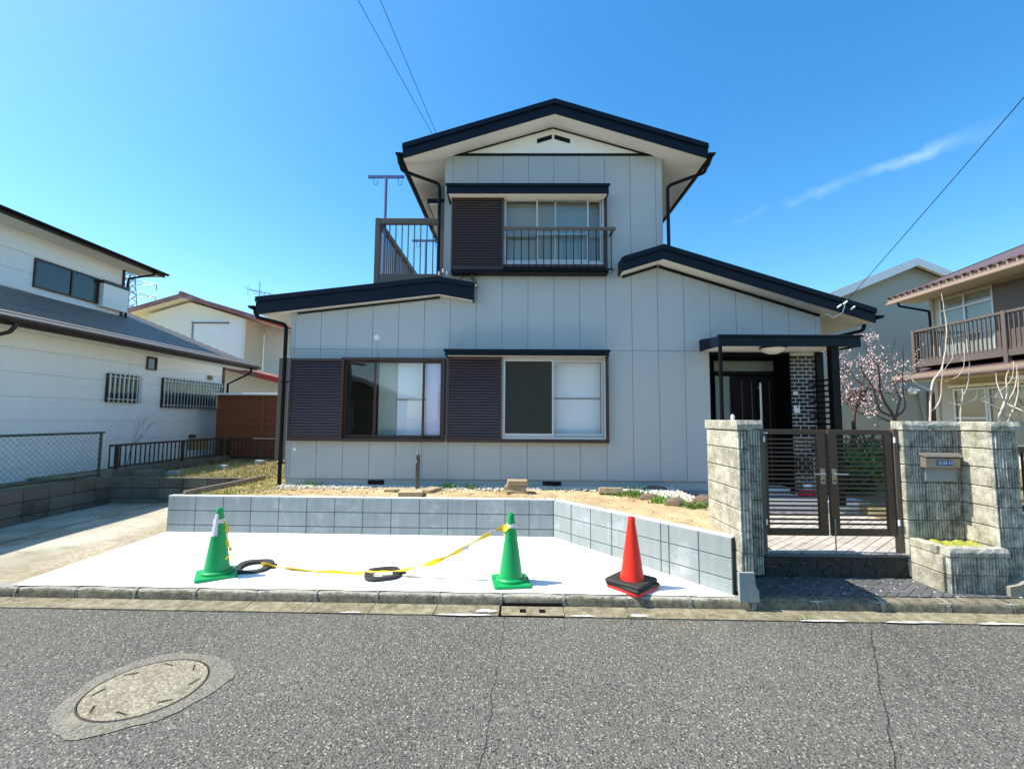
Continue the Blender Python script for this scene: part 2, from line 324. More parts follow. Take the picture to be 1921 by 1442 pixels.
# yellow barrier tape with smudged dark print
t, b, o = special('tape_yellow')
pr = t.smooth(t.noise(1.0, 3, 0.6, vec=t.stretch((28, 28, 50))), 0.56, 0.62)
seg = t.smooth(t.noise(2.2, 1), 0.5, 0.55)
cc = t.mix(t.math('MULTIPLY', t.math('MULTIPLY', pr, seg), 0.75), hexc(250, 206, 20), hexc(70, 66, 10))
t.l.new(cc, b.inputs['Base Color']); b.inputs['Roughness'].default_value = 0.4
b.inputs['Transmission Weight'].default_value = 0.0
t, b, o = special('paver_joint')
cc = t.mix(t.smooth(t.noise(16, 3, 0.6), 0.56, 0.64), hexc(62, 62, 60), hexc(206, 202, 190)); t.l.new(cc, b.inputs['Base Color']); b.inputs['Roughness'].default_value = 0.9
# gauzy frosted door glass
t, b, o = special('glass_frosted')
cc = t.mix(t.noise(60, 2), hexc(96, 104, 96), hexc(122, 130, 120)); t.l.new(cc, b.inputs['Base Color']); b.inputs['Roughness'].default_value = 0.3
t.l.new(t.bump(t.vor(90), 0.4, 0.003), b.inputs['Normal'])

# ------------------------------------------------------------------ mesh helpers
class MB:
    def __init__(s): s.v = []; s.f = []
    def add(s, vs, fs):
        n = len(s.v); s.v += [tuple(p) for p in vs]; s.f += [tuple(i+n for i in f) for f in fs]; return s
    def box(s, x0, x1, y0, y1, z0, z1):
        return s.add([(x0,y0,z0),(x1,y0,z0),(x1,y1,z0),(x0,y1,z0),(x0,y0,z1),(x1,y0,z1),(x1,y1,z1),(x0,y1,z1)],
                     [(0,3,2,1),(4,5,6,7),(0,1,5,4),(1,2,6,5),(2,3,7,6),(3,0,4,7)])
    def cbox(s, x0, x1, y0, y1, z0, z1, c=0.006):
        vs = []
        for sx in (0, 1):
            for sy in (0, 1):
                for sz in (0, 1):
                    X = (x0, x1)[sx]; Y = (y0, y1)[sy]; Z = (z0, z1)[sz]; dx = c if sx == 0 else -c; dy = c if sy == 0 else -c; dz = c if sz == 0 else -c
                    vs += [(X, Y+dy, Z+dz), (X+dx, Y, Z+dz), (X+dx, Y+dy, Z)]
        I = lambda a, b, d, k: (a*4+b*2+d)*3+k
        fs = [(I(0,0,0,0),I(0,0,1,0),I(0,1,1,0),I(0,1,0,0)), (I(1,0,0,0),I(1,1,0,0),I(1,1,1,0),I(1,0,1,0)),
              (I(0,0,0,1),I(1,0,0,1),I(1,0,1,1),I(0,0,1,1)), (I(0,1,0,1),I(0,1,1,1),I(1,1,1,1),I(1,1,0,1)),
              (I(0,0,0,2),I(0,1,0,2),I(1,1,0,2),I(1,0,0,2)), (I(0,0,1,2),I(1,0,1,2),I(1,1,1,2),I(0,1,1,2))]
        for a in (0, 1):
            for b_ in (0, 1):
                fs.append((I(a,b_,0,0),I(a,b_,1,0),I(a,b_,1,1),I(a,b_,0,1)))
                fs.append((I(a,0,b_,0),I(a,1,b_,0),I(a,1,b_,2),I(a,0,b_,2)))
                fs.append((I(0,a,b_,1),I(1,a,b_,1),I(1,a,b_,2),I(0,a,b_,2)))
                for d in (0, 1): fs.append((I(a,b_,d,0),I(a,b_,d,1),I(a,b_,d,2)))
        return s.add(vs, fs)
    def prism(s, poly, y0, y1):                # poly in x,z  -> extruded along y
        n = len(poly); vs = [(x, y0, z) for x, z in poly] + [(x, y1, z) for x, z in poly]
        fs = [tuple(range(n)), tuple(range(2*n-1, n-1, -1))] + [(i, i+n, (i+1) % n+n, (i+1) % n) for i in range(n)]
        return s.add(vs, fs)
    def prismx(s, poly, x0, x1):               # poly in y,z
        n = len(poly); vs = [(x0, y, z) for y, z in poly] + [(x1, y, z) for y, z in poly]
        fs = [tuple(range(n)), tuple(range(2*n-1, n-1, -1))] + [(i, i+n, (i+1) % n+n, (i+1) % n) for i in range(n)]
        return s.add(vs, fs)
    def slab(s, poly, z0, z1):                 # poly in x,y
        n = len(poly); vs = [(x, y, z0) for x, y in poly] + [(x, y, z1) for x, y in poly]
        fs = [tuple(range(n)), tuple(range(2*n-1, n-1, -1))] + [(i, i+n, (i+1) % n+n, (i+1) % n) for i in range(n)]
        return s.add(vs, fs)
    def tube(s, pts, r, n=8, cap=True):
        pts = [Vector(p) for p in pts]; m = len(pts)
        rs = list(r) if isinstance(r, (list, tuple)) else [r]*m
        b0 = len(s.v); prev = None
        for i, p in enumerate(pts):
            d = (pts[min(i+1, m-1)] - pts[max(i-1, 0)])
            d = d.normalized() if d.length > 1e-9 else Vector((0, 0, 1))
            if prev is None:
                a = Vector((0, 0, 1)) if abs(d.z) < 0.9 else Vector((1, 0, 0)); u = d.cross(a).normalized()
            else:
                u = (prev - d*prev.dot(d)); u = u.normalized() if u.length > 1e-6 else d.orthogonal().normalized()
            prev = u; w = d.cross(u)
            for k in range(n):
                an = 2*math.pi*k/n; s.v.append(tuple(p + (u*math.cos(an) + w*math.sin(an))*rs[i]))
        for i in range(m-1):
            for k in range(n):
                a = b0+i*n+k; b_ = b0+i*n+(k+1) % n; s.f.append((a, b_, b_+n, a+n))
        if cap:
            s.f.append(tuple(b0+k for k in range(n-1, -1, -1))); s.f.append(tuple(b0+(m-1)*n+k for k in range(n)))
        return s
    def lathe(s, prof, n=24, c=(0, 0, 0), sq=0.0, close=False):
        b0 = len(s.v)
        for r, z in prof:
            for k in range(n):
                a = 2*math.pi*k/n; s.v.append((c[0]+r*math.cos(a), c[1]+r*math.sin(a), c[2]+z))
        for i in range(len(prof)-1):
            for k in range(n):
                a = b0+i*n+k; b_ = b0+i*n+(k+1) % n; s.f.append((a, b_, b_+n, a+n))
        if close:
            s.f.append(tuple(b0+k for k in range(n-1, -1, -1))); s.f.append(tuple(b0+(len(prof)-1)*n+k for k in range(n)))
        return s
    def xf(s, mtx):
        s.v = [tuple(mtx @ Vector(p)) for p in s.v]; return s
    def mesh(s, name, m, smooth=False):
        me = bpy.data.meshes.new(name); me.from_pydata(s.v, [], s.f); me.validate()
        bm = bmesh.new(); bm.from_mesh(me); bmesh.ops.recalc_face_normals(bm, faces=bm.faces); bm.to_mesh(me); bm.free()
        if isinstance(m, str): m = MATS[m]
        me.materials.append(m)
        if smooth:
            me.shade_smooth()
            try: me.set_sharp_from_angle(angle=R(smooth if smooth is not True else 40))
            except Exception: pass
        return me

def link(name, me, parent=None, loc=None, rot=None, scale=None):
    o = bpy.data.objects.new(name, me); col.objects.link(o)
    if loc is not None: o.location = loc
    if rot is not None: o.rotation_euler = rot
    if scale is not None: o.scale = scale
    if parent is not None:
        o.parent = parent
        ploc = parent.get('_base')
        if parent.get('_w'): o.matrix_parent_inverse = Matrix.Translation(-Vector(parent['_w']))
        elif parent.parent is not None and parent.type == 'MESH' and parent.get('_ww'): o.matrix_parent_inverse = Matrix.Identity(4)
    return o
def obj(name, mb, m, parent=None, smooth=False, loc=None, rot=None):
    return link(name, mb.mesh(name, m, smooth), parent, loc, rot)
def tag(o, label=None, cat=None, group=None, kind=None):
    if label: o['label'] = label
    if cat: o['category'] = cat
    if group: o['group'] = group
    if kind: o['kind'] = kind
    return o
def thing(name, label, cat, loc=(0, 0, 0), rz=0, group=None, world_parts=True):
    """Empty at the thing's base. With world_parts its parts are written in scene metres."""
    e = bpy.data.objects.new(name, None); col.objects.link(e); e.empty_display_size = 0.2
    e.location = loc; e.rotation_euler = (0, 0, rz)
    if world_parts: e['_w'] = tuple(loc)
    return tag(e, label, cat, group)
def structure(name, mb, m, smooth=False):
    return tag(obj(name, mb, m, None, smooth), kind='structure')
def copy_tree(o, parent=None):
    c = o.copy(); col.objects.link(c); c.parent = parent
    for ch in list(o.children): copy_tree(ch, c)
    return c
def quadstrip(name, m, poly, z):
    return MB().add([(x, y, z) for x, y in poly], [tuple(range(len(poly)))])

# ================================================================== SETTING
def yk(x): return 4.46 - 0.0145*x            # front face of the kerb
# far ground, road, lots
structure('ground', MB().add([(-900, -900, -0.06), (900, -900, -0.06), (900, 1200, -0.06), (-900, 1200, -0.06)], [(0, 1, 2, 3)]), 'ground_earth')
structure('road', MB().add([(-70, -5.2, 0), (70, -5.2, 0), (70, yk(70)-0.235, 0), (-70, yk(-70)-0.235, 0)], [(0, 1, 2, 3)]), 'asphalt')

# kerb: single stones with mortar, gutter slabs, inlet grate
KR = math.atan(-0.0145)
def kx(sx): return sx                        # stones are laid along x; each is turned by the kerb's own small angle
kerb = tag(obj('kerb', MB().slab([(-9.8, yk(-9.8)+0.02), (10.1, yk(10.1)+0.02), (10.1, yk(10.1)+0.115), (-9.8, yk(-9.8)+0.115)], -0.05, 0.085), 'mortar'), kind='structure')
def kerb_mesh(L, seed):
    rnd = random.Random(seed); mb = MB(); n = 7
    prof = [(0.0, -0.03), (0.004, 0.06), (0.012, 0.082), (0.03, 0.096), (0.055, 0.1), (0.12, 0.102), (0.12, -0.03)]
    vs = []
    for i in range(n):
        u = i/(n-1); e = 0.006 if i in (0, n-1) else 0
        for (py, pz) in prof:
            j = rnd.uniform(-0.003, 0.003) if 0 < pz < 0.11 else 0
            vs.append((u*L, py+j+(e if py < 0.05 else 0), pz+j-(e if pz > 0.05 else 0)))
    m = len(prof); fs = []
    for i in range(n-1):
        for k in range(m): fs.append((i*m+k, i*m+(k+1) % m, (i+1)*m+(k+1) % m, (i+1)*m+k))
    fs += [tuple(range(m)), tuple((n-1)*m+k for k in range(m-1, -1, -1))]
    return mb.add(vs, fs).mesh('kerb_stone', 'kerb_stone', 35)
kerb_dust = True
kms = [kerb_mesh(0.588, i) for i in range(4)]
gms = []
for i in range(3):
    rnd = random.Random(40+i); mb = MB(); nx, ny = 8, 4; vs = []
    for a in range(nx):
        for b_ in range(ny):
            yy = -0.232 + 0.226*b_/(ny-1); vs.append((0.596*a/(nx-1), yy, 0.010 + 0.010*(1-abs(b_/(ny-1)*2-1)) * 0 - 0.006*(b_ in (1, 2)) + rnd.uniform(-0.0015, 0.0015)))
    for a in range(nx):
        for b_ in range(ny):
            yy = -0.232 + 0.226*b_/(ny-1); vs.append((0.596*a/(nx-1), yy, -0.05))
    q = nx*ny; fs = []
    for a in range(nx-1):
        for b_ in range(ny-1): fs.append((a*ny+b_, (a+1)*ny+b_, (a+1)*ny+b_+1, a*ny+b_+1))
    for a in range(nx-1):
        fs += [(a*ny, a*ny+q, (a+1)*ny+q, (a+1)*ny), (a*ny+ny-1, (a+1)*ny+ny-1, (a+1)*ny+ny-1+q, a*ny+ny-1+q)]
    for b_ in range(ny-1):
        fs += [(b_, b_+1, b_+1+q, b_+q), ((nx-1)*ny+b_, (nx-1)*ny+b_+q, (nx-1)*ny+b_+1+q, (nx-1)*ny+b_+1)]
    gms.append(mb.add(vs, fs).mesh('gutter_slab', 'gutter_old'))
xs = -9.783; i = 0
while xs < 9.6:
    is_inlet = abs(xs+0.135) < 0.02
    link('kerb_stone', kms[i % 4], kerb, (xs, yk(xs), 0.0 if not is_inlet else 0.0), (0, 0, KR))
    if not is_inlet: link('gutter_slab', gms[i % 3], kerb, (xs-0.01, yk(xs), 0), (0, 0, KR))
    # mortar lump in the joint
    rnd = random.Random(i); mb = MB()
    w = rnd.uniform(0.018, 0.05) if i % 3 else 0.012; c0 = xs-0.0075
    prof_ = [(-0.001, 0.008), (0.003, 0.06), (0.011, 0.0835), (0.029, 0.0975), (0.055, 0.1015), (0.118, 0.1035)]; vs = []
    for (py, pz) in prof_:
        a_ = rnd.uniform(0.85, 1.1)*w/2; vs += [(c0-a_, yk(c0)+py-0.002, pz+0.0015), (c0+a_*rnd.uniform(0.9, 1.1), yk(c0)+py-0.002, pz+0.0015)]
    obj('mortar_joint', MB().add(vs, [(2*k, 2*k+1, 2*k+3, 2*k+2) for k in range(5)]), 'mortar_grey', kerb)
    xs += 0.603; i += 1
gr = MB()
gx0, gx1 = -0.13, 0.45; gy0 = yk(0)-0.23; gy1 = yk(0)-0.03
cuts_x = [gx0, 0.04, 0.10, 0.22, 0.28, gx1]; cuts_y = [gy0, gy0+0.06, gy0+0.14, gy1]
for a in range(5):
    for b_ in range(3):
        if b_ == 1 and a in (1, 3): continue
        gr.add([(cuts_x[a], cuts_y[b_], 0.013), (cuts_x[a+1], cuts_y[b_], 0.013), (cuts_x[a+1], cuts_y[b_+1], 0.013), (cuts_x[a], cuts_y[b_+1], 0.013)], [(0, 1, 2, 3)])
obj('inlet_cover', gr, 'gutter_old', kerb)
obj('inlet_slot', MB().box(gx0, gx1, gy1+0.002, yk(0)-0.003, -0.02, 0.036), 'black_steel', kerb)
for hx_ in (0.04, 0.22): obj('inlet_hole_shade', MB().box(hx_, hx_+0.06, cuts_y[1], cuts_y[2], 0.001, 0.0085), 'black_steel', kerb)  # black plates under the cover openings, standing in for the shade inside
obj('inlet_pit', MB().box(gx0, gx1, gy0, gy1, -0.05, -0.045), 'black_steel', kerb)
# white mortar smears on the gutter edge
for (x0, L, w, off) in ((-0.37, 0.20, 0.06, -0.16), (-0.72, 0.5, 0.03, -0.245), (0.5, 0.22, 0.02, -0.225), (1.05, 0.16, 0.05, -0.2), (2.55, 0.42, 0.028, -0.24), (3.3, 0.5, 0.03, -0.24), (4.1, 0.42, 0.03, -0.24), (-1.62, 0.2, 0.02, -0.235)):
    rnd = random.Random(int(x0*100)); n = 9; top = []; bot = []
    for k in range(n):
        u = k/(n-1); env = math.sin(math.pi*min(1, max(0, u)))**0.5
        top.append((x0+u*L, yk(x0)+off+w*env*rnd.uniform(0.3, 1.0)+0.002)); bot.append((x0+u*L, yk(x0)+off-w*env*rnd.uniform(0.1, 0.5)-0.002))
    obj('mortar_smear', MB().add([(x, y, 0.0165) for x, y in top+bot[::-1]], [tuple(range(2*n))]), 'mortar', kerb)

# new concrete parking pad (rises gently to the wall)
def padz(x, y): return 0.1075 + 0.034*max(0, min(1, (y-4.55)/2.0))
pad_poly = [(-5.05, yk(-5)+0.118), (2.06, yk(2)+0.118), (2.09, 4.50), (0.53, 6.47), (-5.05, 6.56)]
mb = MB(); NX, NY = 150, 12; vs = []
for a in range(NX+1):
    x = -5.05 + (2.12+5.05)*a/NX
    yb = 6.56 if x < 0.53 else 6.47 + (4.50-6.47)*(x-0.53)/(2.12-0.53)
    ya = yk(x)+0.050+0.012*math.sin(x*9.3)*math.sin(x*3.7+1); yb = max(yb, ya+0.002)
    for b_ in range(NY+1):
        y = ya + (yb-ya)*b_/NY; vs.append((x, y, padz(x, y)))
fs = [(a*(NY+1)+b_, (a+1)*(NY+1)+b_, (a+1)*(NY+1)+b_+1, a*(NY+1)+b_+1) for a in range(NX) for b_ in range(NY)]
structure('parking_pad', mb.add(vs, fs), 'concrete_new')
# old drive to the left, rougher and a bit lower at its edge
mb = MB(); vs = []; NX, NY = 30, 40
for a in range(NX+1):
    x = -9.2 + (9.2-5.06)*a/NX
    for b_ in range(NY+1):
        y = yk(x)+0.118 + (8.52-yk(x)-0.118)*b_/NY
        h = 0.092 + 0.075*(y-4.5)/4 + 0.012*math.sin(x*2.3+y*1.1)*math.sin(y*1.7)
        vs.append((x, y, h))
fs = [(a*(NY+1)+b_, (a+1)*(NY+1)+b_, (a+1)*(NY+1)+b_+1, a*(NY+1)+b_+1) for a in range(NX) for b_ in range(NY)]
structure('driveway', mb.add(vs, fs), 'concrete_old')

# raised lots: one sheet behind, one left, one right
def lot(name, x0, x1, y0, y1, z):
    structure(name, MB().box(x0, x1, y0, y1, -0.055, z), 'ground_earth')
lot('terrain', -90, 90, 8.62, 160, 0.60)
lot('terrain_left', -60, -8.02, 4.7, 8.615, 0.55)
lot('terrain_right', 5.35, 60, 4.9, 8.615, 0.52)
# front yard: bumpy soil held by the retaining wall
def yfront(x):
    if x < 0.53: return 6.62
    if x < 2.16: return 6.53 + (4.60-6.53)*(x-0.53)/(2.16-0.53)
    return 5.14
def hash2(x, y, s):
    return math.sin(x*s*1.7+y*s*0.9+1.3)*math.sin(y*s*1.9-x*s*0.6+0.4)
cols_x = [-4.98 + 0.09*i for i in range(80)]; cols_x = [x for x in cols_x if x < 2.155] + [2.155, 2.165, 2.25, 2.35, 2.45, 2.55, 2.68]
NYR = 44; vs = []
for x in cols_x:
    ya = yfront(x)
    for b_ in range(NYR+1):
        u = b_/NYR; y = ya + (8.62-ya)*u
        h = 0.625 + 0.014*hash2(x, y, 2.1) + 0.010*hash2(x+3, y, 6.3) + 0.007*hash2(x, y+5, 15) + random.uniform(-0.004, 0.004)
        h += 0.025*max(0, min(1, (7.4-y)))*0.3
        vs.append((x, y, h))
fs = [(a*(NYR+1)+b_, (a+1)*(NYR+1)+b_, (a+1)*(NYR+1)+b_+1, a*(NYR+1)+b_+1) for a in range(len(cols_x)-1) for b_ in range(NYR)]
structure('yard', MB().add(vs, fs), 'soil', smooth=60)

# ================================================================== RETAINING WALL (new grey block)
def block_wall(parent, p0, p1, joints, zs, thick, m, name='block', c=0.004, gap=0.009, out=1, skip=None):
    """courses of single blocks from p0 to p1; front face on the p0->p1 line, body behind it"""
    p0 = Vector((*p0, 0)); p1 = Vector((*p1, 0)); d = (p1-p0).normalized(); ang = math.atan2(d.y, d.x); cache = {}
    for j in range(len(zs)-1):
        for i in range(len(joints)-1):
            if skip and skip(i, j): continue
            L = joints[i+1]-joints[i]-gap; H = zs[j+1]-zs[j]-gap; key = (round(L, 4), round(H, 4))
            if key not in cache: cache[key] = MB().cbox(0, L, 0, thick, 0, H, c).mesh(name, m)
            q = p0 + d*(joints[i]+gap/2); link(name, cache[key], parent, (q.x, q.y, zs[j]+gap/2), (0, 0, ang))
rw = thing('retaining_wall', 'low retaining wall of new grey concrete blocks, bent around the white parking pad', 'wall', (-5.05, 6.5, 0.1))
zsr = [0.09, 0.245, 0.447, 0.645]
A = (-5.05, 6.56); B = (0.53, 6.465); Cc = (2.115, 4.515)
LAB = math.dist(A, B); LBC = math.dist(B, Cc)
j1 = [0.0] + [0.408*k for k in range(1, 13)]; j1 = j1 + [ (j1[-1]+LAB)/2, LAB]
block_wall(rw, A, B, j1, zsr, 0.10, 'block_new')
pit = (LBC-0.10)/7
j2 = [0] + [pit*k for k in range(1, 6)] + [pit*5+0.10, pit*6+0.10, LBC]
block_wall(rw, B, Cc, j2, zsr, 0.10, 'block_new')
def strip_along(p0, p1, o0, o1, z0, z1):
    p0 = Vector((*p0, 0)); p1 = Vector((*p1, 0)); d = (p1-p0).normalized(); n = Vector((-d.y, d.x, 0))
    a = p0+n*o0; b_ = p1+n*o0; c_ = p1+n*o1; e = p0+n*o1
    return MB().slab([(a.x, a.y), (b_.x, b_.y), (c_.x, c_.y), (e.x, e.y)], z0, z1)
obj('core', strip_along(A, B, 0.004, 0.095, 0.02, 0.643), 'joint_dark', rw)
obj('core', strip_along((B[0]+0.03, B[1]-0.03), Cc, 0.004, 0.095, 0.02, 0.6435), 'joint_dark', rw)
obj('mortar_cap', strip_along((A[0], A[1]), (B[0]+0.02, B[1]), 0.006, 0.10, 0.6445, 0.655), 'mortar_new', rw)
obj('mortar_cap', strip_along((B[0]+0.02, B[1]-0.02), Cc, 0.006, 0.10, 0.6445, 0.656), 'mortar_new', rw)
# left return of the yard wall and brown timber edging on it
rl = thing('yard_side_wall', 'side wall of the raised yard running back from the new block corner', 'wall', (-5.05, 7.6, 0.1))
block_wall(rl, (-5.048, 8.50), (-5.048, 6.665), [0, 0.40, 0.80, 1.2, 1.6, 1.835], [0.09, 0.29, 0.46, 0.64], 0.12, 'block_lot')
tb = thing('timber_edging', 'thin weathered timber board edging the yard at the grass', 'board', (-4.78, 7.5, 0.62))
obj('plank', MB().cbox(0, 1.86, 0, 0.035, 0, 0.075, 0.004), 'wood_old', tb, loc=(-4.86, 6.63, 0.635), rot=(0, 0, math.atan2(1.74, 0.14)))

# ================================================================== LEFT BOUNDARY: block walls and fences
bw = thing('boundary_wall', 'old stained block wall carrying the chain-link fence beside the drive', 'wall', (-7.85, 6.6, 0.1))
block_wall(bw, (-7.80, 8.60), (-7.80, 4.72), [0.4*k for k in range(10)]+[3.88], [0.02, 0.25, 0.46, 0.665], 0.14, 'block_lot')
cw = thing('cross_wall', 'patched grey block wall closing the end of the drive', 'wall', (-6.4, 8.55, 0.1))
block_wall(cw, (-7.795, 8.52), (-5.05, 8.52), [0, 0.52, 1.04, 1.5, 1.96, 2.4, 2.745], [0.05, 0.25, 0.45, 0.648], 0.10, 'block_lot')
# chain link
cf = thing('chain_link_fence', 'low green chain-link fence on the old block wall at the left', 'fence', (-7.87, 6.6, 0.66))
for y in (4.9, 6.7, 8.46): obj('post', MB().tube([(-7.87, y, 0.62), (-7.87, y, 1.5)], 0.024, 8), 'fence_green', cf, True)
obj('top_rail', MB().tube([(-7.87, 4.8, 1.485), (-7.87, 8.52, 1.485)], 0.020, 8), 'fence_green', cf, True)
obj('bottom_rail', MB().tube([(-7.87, 4.8, 0.70), (-7.87, 8.5, 0.70)], 0.014, 8), 'wood_dark', cf, True)
mb = MB(); P = 0.095; Hh = 0.76
y = 4.8-Hh
while y < 8.5:
    for s_ in (1, -1):
        pts = []
        for u in (0.0, 1.0):
            yy = y + Hh*(u if s_ > 0 else 1-u); pts.append((yy, 0.71+Hh*u))
        (ya, za), (yb, zb) = pts
        # clip to the fence
        def clip(ya, za, yb, zb, lo, hi):
            if ya > yb: ya, za, yb, zb = yb, zb, ya, za
            if yb <= lo or ya >= hi: return None
            sl_ = (zb-za)/(yb-ya)
            if ya < lo: za += sl_*(lo-ya); ya = lo
            if yb > hi: zb += sl_*(hi-yb); yb = hi
            return ya, za, yb, zb
        c_ = clip(ya, za, yb, zb, 4.82, 8.45)
        if c_: mb.tube([(-7.87+0.004*s_, c_[0], c_[1]), (-7.87+0.004*s_, c_[2], c_[3])], 0.0034, 3, False)
    y += P
tag(obj('wire_mesh', mb, 'galv_steel', cf), kind='stuff')
# dark baluster fence behind it and across the back
bf = thing('baluster_fence', 'low dark metal baluster fence along the white neighbour house', 'fence', (-7.85, 10.2, 0.7))
def baluster_run(parent, p0, p1, z0, z1, step, m, posts, r=0.009):
    p0 = Vector((*p0, 0)); p1 = Vector((*p1, 0)); L = (p1-p0).length; d = (p1-p0)/L; ang = math.atan2(d.y, d.x)
    bmz = MB().box(-r, r, -r, r, 0, z1-z0-0.04).mesh('baluster', m); n = int(L/step)
    for k in range(n+1):
        q = p0 + d*(k*L/n); link('baluster', bmz, parent, (q.x, q.y, z0+0.02), (0, 0, ang))
    rm = MB().cbox(0, L, -0.028, 0.028, -0.03, 0.01, 0.006).mesh('top_rail', m); link('top_rail', rm, parent, (p0.x, p0.y, z1), (0, 0, ang))
    rb = MB().box(0, L, -0.015, 0.015, 0, 0.028).mesh('bottom_rail', m); link('bottom_rail', rb, parent, (p0.x, p0.y, z0), (0, 0, ang))
    for k in posts:
        q = p0 + d*k; link('post', MB().cbox(-0.028, 0.028, -0.028, 0.028, 0, z1-z0+0.13, 0.004).mesh('post', m), parent, (q.x, q.y, z0-0.16), (0, 0, ang))
baluster_run(bf, (-7.83, 8.62), (-7.83, 11.95), 0.80, 1.24, 0.115, 'fence_dark', (0.16, 1.9, 3.3))
fb = thing('fence_base_wall', 'low mossy block course under the dark baluster fence', 'wall', (-7.86, 10.3, 0.55))
block_wall(fb, (-7.78, 12.0), (-7.78, 8.64), [0.42*k for k in range(9)], [0.5, 0.64, 0.775], 0.13, 'block_lot')
bb = thing('back_fence', 'dark baluster fence in front of the orange timber shed', 'fence', (-6.3, 12.0, 0.7))
baluster_run(bb, (-7.75, 12.0), (-4.6, 12.0), 0.72, 1.22, 0.10, 'fence_dark', (0.05, 1.5, 3.1))

# ================================================================== MAIN HOUSE
FY = 7.80
house = thing('gable_house', 'two-storey pale grey panelled house with navy gable roofs and brown shutters', 'house', (0.65, 9.5, 0.6))
W1 = (-3.01, -1.29, 1.45, 2.79); W2 = (-0.265, 1.53, 1.45, 2.86); W3 = (-0.265, 1.53, 4.50, 5.74); DO = (3.36, 4.77, 0.4, 3.02)
OPEN = [W1, W2, W3, (3.36, 5.325, 0.3, 2.985)]
def zl(x):                                    # underside of the left roof
    return 4.235 - 0.117*(-1.37-x) - 0.29 if x < -1.37 else 4.235-0.175*(x+1.37)-0.29
def zr(x): return 4.76 - 0.31*(x-2.49) - 0.232
# wall core: one connected sheet with the openings, set back behind the panels
def core_sheet():
    xs = sorted({-4.0, -1.32, 2.6, 5.325, *[o_[0] for o_ in OPEN], *[o_[1] for o_ in OPEN]}); zs = sorted({0.6, 3.0, 3.62, 4.4, 6.55, *[o_[2] for o_ in OPEN if o_[2] > 0.6], *[o_[3] for o_ in OPEN]})
    idx = {}; mb = MB(); fs = []
    def vid(x, z):
        if (x, z) not in idx: idx[(x, z)] = len(idx)
        return idx[(x, z)]
    for i in range(len(xs)-1):
        for k in range(len(zs)-1):
            xm = (xs[i]+xs[i+1])/2; zm = (zs[k]+zs[k+1])/2
            if any(o_[0] < xm < o_[1] and o_[2] < zm < o_[3] for o_ in OPEN): continue
            top = 3.62 if xm < -1.32 else (3.62 if xm > 2.6 else 6.55)
            if zm > top: continue
            fs.append((vid(xs[i], zs[k]), vid(xs[i+1], zs[k]), vid(xs[i+1], zs[k+1]), vid(xs[i], zs[k+1])))
    mb.add([(x, FY+0.018, z) for (x, z), _ in sorted(idx.items(), key=lambda t_: t_[1])], fs); return mb
obj('wall_core', core_sheet(), 'siding_grey', house)
obj('side_wall', MB().prismx([(FY+0.02, 0.6), (13.4, 0.6), (13.4, 3.60), (FY+0.02, 3.60)], -3.99, -3.93), 'siding_grey', house)
obj('side_wall', MB().prismx([(8.4, 0.6), (13.4, 0.6), (13.4, 3.62), (8.4, 3.62)], 5.25, 5.31), 'siding_grey', house)
obj('side_wall', MB().prismx([(FY+0.02, 3.5), (12.6, 3.5), (12.6, 6.5), (FY+0.02, 6.5)], -1.318, -1.25), 'siding_grey', house)
obj('side_wall', MB().prismx([(FY+0.02, 3.5), (12.6, 3.5), (12.6, 6.5), (FY+0.02, 6.5)], 2.53, 2.598), 'siding_grey', house)
obj('back_wall', MB().box(-3.99, 5.31, 13.4, 13.46, 0.6, 3.6), 'siding_grey', house)
obj('back_wall', MB().box(-1.31, 2.59, 12.55, 12.6, 3.61, 6.5), 'siding_grey', house)
obj('plinth', MB().box(-3.99, 3.355, FY+0.022, FY+0.12, 0.45, 0.737), 'plinth_grey', house)
obj('drip_trim', MB().box(-4.005, 3.36, FY-0.012, FY+0.02, 0.737, 0.749), 'plinth_grey', house)
obj('floor', MB().box(-3.9, 3.3, FY+0.13, 13.3, 0.9, 0.95), 'interior_dark', house)
obj('floor', MB().box(-1.24, 2.5, FY+0.13, 12.5, 3.55, 3.6), 'interior_dark', house)
obj('ceiling', MB().box(-3.9, 5.2, FY+0.13, 13.3, 3.40, 3.44), 'interior_wall', house)
obj('partition', MB().box(-3.9, 3.3, 10.6, 10.65, 0.96, 3.39), 'interior_wall', house)
obj('partition', MB().box(-0.6, -0.55, FY+0.13, 10.59, 0.96, 3.39), 'interior_dark', house)
obj('partition', MB().box(3.30, 3.35, FY+0.13, 13.3, 0.62, 3.39), 'interior_dark', house)
